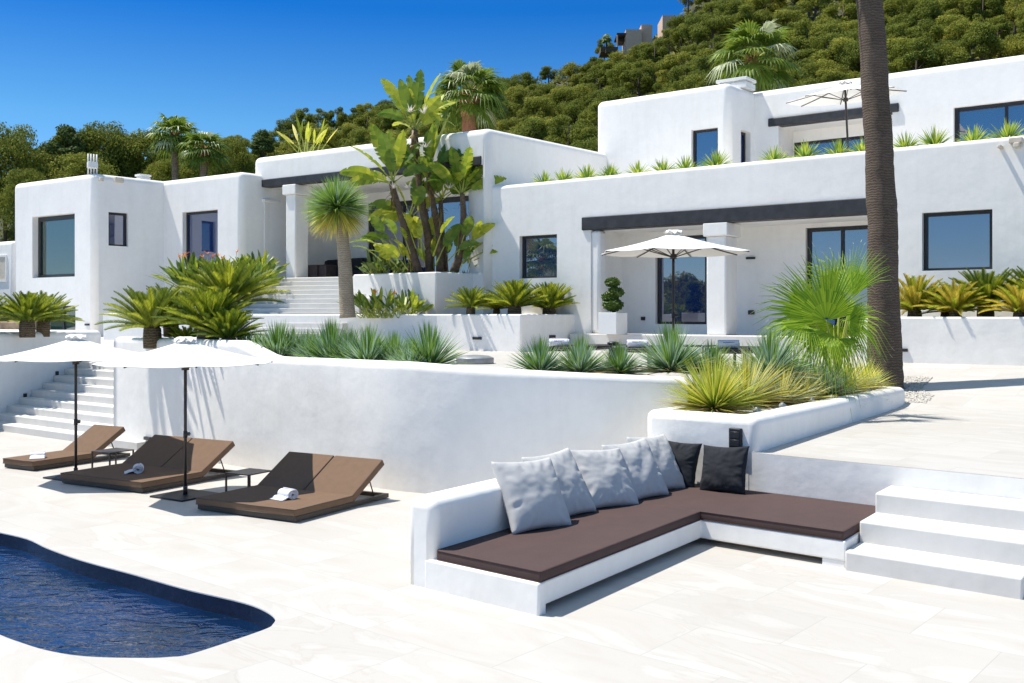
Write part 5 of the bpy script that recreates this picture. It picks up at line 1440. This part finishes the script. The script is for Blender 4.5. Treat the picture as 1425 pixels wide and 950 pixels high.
ROOF = [(-50, 262), (0, 262), (18, 257), (130, 242), (228, 252), (350, 238), (352, 220), (680, 178), (838, 213), (839, 140), (1015, 113), (1050, 125), (1425, 75), (1500, 66)]
# hillside house before the trees so that none hides it
hh_ = empty('hillside_house', (0, 0, 0), 0, 'flat-roofed tan house half hidden by pines on the hill crest', 'house')
dH = 172.0
def hbox(px0, px1, y0, y1, dep, name, mat, d=dH):
    a, b = AT(px0, d), AT(px1, d); m_ = MB(); zt, zb_ = ZAT(y0, d), ZAT(y1, d); m_.pbox(Vector((a.x, d, zb_)), Vector((b.x - a.x, 0, 0)), Vector((0, dep, 0)), Vector((0, 0, zt - zb_))); return m_.build(name, [mat], hh_)
hbox(871, 893, 40.5, 75, 6, 'wall_block', 'tan_wall'); hbox(892.5, 908, 34, 75, 7, 'wall_block', 'tan_wall', dH + 1); hbox(922, 940, 21, 60, 6, 'wall_block', 'tan_wall', dH + 3)
hbox(858.5, 871.5, 45.5, 48, 5, 'pergola_roof', 'dark_wood'); hbox(858.5, 860, 48.2, 66, .4, 'post', 'tan_wall'); hbox(860, 871, 50, 57, 3, 'shade_screen', 'dark_wood', dH + 2)
hbox(836, 860, 65, 72, 4, 'terrace_wall', 'bark_pine')
hp = make_palm('fan_palm', 3.2, .22, .2, 20, .9, .6, 'bark_palm', .4, (0, 0), 12); hp.location = AT(844, 170, ZAT(74, 170)); hp.scale = (.75,) * 3; tag(hp, 'tiny palm silhouetted on the hill crest beside the tan house', 'palm tree')
pts = []; tries = 0; rt = random.Random(11)
def pdist(px): return interp([(150, 11), (500, 11), (700, 12), (900, 15), (1100, 20), (1425, 28)], px)
cand = []
while tries < 60000 and len(pts) < 284:
    tries += 1; px = rt.uniform(170, 1475); py = rt.uniform(-30, 262)
    yr = interp(ROOF, px) + 14; ys = interp(SKYL, px) + 10
    if py > yr or py < ys: continue
    if 846 < px < 946 and py < interp([(846, 84), (870, 74), (910, 66), (946, 46)], px): continue
    s = slope(px); k = (HY - py) / FP
    if k <= .02: continue
    if s - k > .004: d = (5.6 + s * D0 - 2.8 - 3 + 0 - 2.6) / (s - k) if False else (s * D0 - (3.0 + 2.6 - 2.8)) / (s - k)
    else: d = 205
    if d < 50 : d = 50 + rt.uniform(0, 6)
    if d > 200: d = rt.uniform(180, 203)
    r = pdist(px)
    if any((px - q[0]) ** 2 + ((py - q[1]) * 1.5) ** 2 < r * r for q in pts): continue
    pts.append((px, py, d))
first = set()
for i, (px, py, d) in enumerate(pts):
    v = rt.randrange(5); q = PV[v]; o_ = q if v not in first else copy_tree(q); first.add(v)
    x = AT(px, d).x; o_.location = (x, d, hill_z(x, d) - .2); s = rt.uniform(.78, 1.2) * interp([(50, .8), (110, .85), (200, 1.0)], d); o_.scale = (s * rt.uniform(.9, 1.15), s * rt.uniform(.9, 1.15), s); o_.rotation_euler = (0, 0, rt.uniform(0, 6.28))
    o_['label'] = 'rounded olive green pine in the dense wood on the hillside'; o_['group'] = 'pine trees on the wooded hillside'
# undergrowth that closes the gaps between the pines
m_ = MB(); ru = random.Random(5)
for k in range(26000):
    px = ru.uniform(140, 1480); d = 52 + 150 * ru.random() ** 1.1; x = AT(px, d).x; s_ = ru.uniform(.18, .5)
    p = Vector((x, d, hill_z(x, d) + abs(ru.gauss(0, .6)))); n_ = Vector((ru.gauss(0, .7), ru.gauss(0, .7) - .3, 1)).normalized(); a = n_.orthogonal(); a = Matrix.Rotation(ru.uniform(0, 6.28), 3, n_) @ a; b = n_.cross(a)
    m_.poly([p - a * s_, p - b * s_ * .6, p + a * s_, p + b * s_ * .6])
o_ = m_.build('undergrowth', ['scrub']); o_['kind'] = 'stuff'; tag(o_, 'scrubby green undergrowth between the pines on the hillside', 'undergrowth')
# the row of bigger trees behind the left wing
TR = [make_pine(9.5, 3.9, 80, 330, ['pine_b', 'pine_a'], 'round', .105, 'broad_tree'), make_pine(9, 2.9, 110, 230, ['cypress', 'pine_b'], 'cone', .1, 'conifer'), make_pine(9.5, 3.3, 64, 330, ['pine_a', 'pine_b'], 'round', .105, 'broad_tree')]
used5 = set()
for (k, px, ty, d, wpx, lab) in ((0, 8, 168, 66, 95, 'big dark tree at the picture edge behind the left wing, tallest of the row'), (1, 95, 177, 70, 95, 'pointed dark conifer behind the left wing'), (1, 68, 200, 69, 85, 'smaller pointed conifer left of the taller conifer'), (0, 150, 165, 72, 85, 'rounded green tree behind the pipe chimney'), (2, 197, 169, 73, 82, 'rounded tree left of the slim fan palms'), (2, 118, 203, 66, 75, 'low bushy tree between the conifer and the pipe chimney'), (0, 318, 190, 78, 62, 'low rounded tree right of the slim fan palms'), (2, 270, 195, 80, 60, 'dark tree behind the slim fan palms'), (2, 40, 225, 62, 60, 'low olive tree behind the corner of the left wing'), (2, 228, 212, 68, 46, 'small bushy tree at the foot of the taller fan palm'), (0, -45, 185, 64, 80, 'dark tree beyond the picture edge at the left'), (1, 365, 182, 92, 60, 'pointed dark conifer above the left end of the portico roof')):
    q = TR[k]; o_ = q if k not in used5 else copy_tree(q); used5.add(k)
    z0 = hill_z(AT(px, d).x, d) - .3; Hn = (9.5, 9, 9.5)[k]; h = ZAT(ty, d) - z0; sz = h / (Hn * 1.02); sx = wpx * d / FP / 2 / ((3.6, 2.6, 3.0)[k] * .78)
    o_.location = AT(px, d, z0); o_.scale = (sx, sx, sz); o_.rotation_euler = (0, 0, rt.uniform(0, 6.28)); o_['label'] = lab; o_['group'] = 'trees behind the left wing'

# gravel and pebbles round the foot of the palm
m_ = MB(); rg = random.Random(3)
for k in range(4200):
    u, v = rg.uniform(-2.2, .25 - 0), rg.uniform(13.85, 15.9)
    if u > -.1 and v > 13.9 + (0.9 - u) : continue
    p = UV(u, v); z = ramp_z(v) + .01; s_ = rg.uniform(.015, .035); vs_ = []
    for (a, b, c) in ((1, 0, 0), (0, 1, 0), (-1, 0, 0), (0, -1, 0), (0, 0, 1)):
        vs_.append(m_.vert((p.x + a * s_ * rg.uniform(.7, 1.3), p.y + b * s_ * rg.uniform(.7, 1.3), z + c * s_ * .7)))
    for a in range(4): m_.face((vs_[a], vs_[(a + 1) % 4], vs_[4]))
o_ = m_.build('gravel', ['pale_gravel']); o_['kind'] = 'stuff'; tag(o_, 'pale pebbles round the foot of the tall palm', 'gravel')

# trees at the edge of the garden, outside the frame, that stand mirrored in the glass
for (x, y, s, k, lab) in ((-39, 12.5, 1.15, 0, 'tall garden pine mirrored dimly in the porch door glass'), (-45, 8.5, 1.0, 2, 'lower garden pine mirrored beside the tall one in the porch door glass'), (-34, 7, .8, 3, 'small garden pine mirrored at the edge of the porch door glass')):
    o_ = copy_tree(PV[k]); o_.location = (x, y, -.1); o_.scale = (s,) * 3; o_['label'] = lab; o_['group'] = 'garden trees mirrored in the windows'
p_ = make_palm('fan_palm', 6.2, .25, .22, 28, 1.1, .9, 'bark_palm', .8, (0, 0), 18); p_.location = (-26.5, 26.3, 0); tag(p_, 'garden fan palm mirrored in the square window beside the porch', 'palm tree')
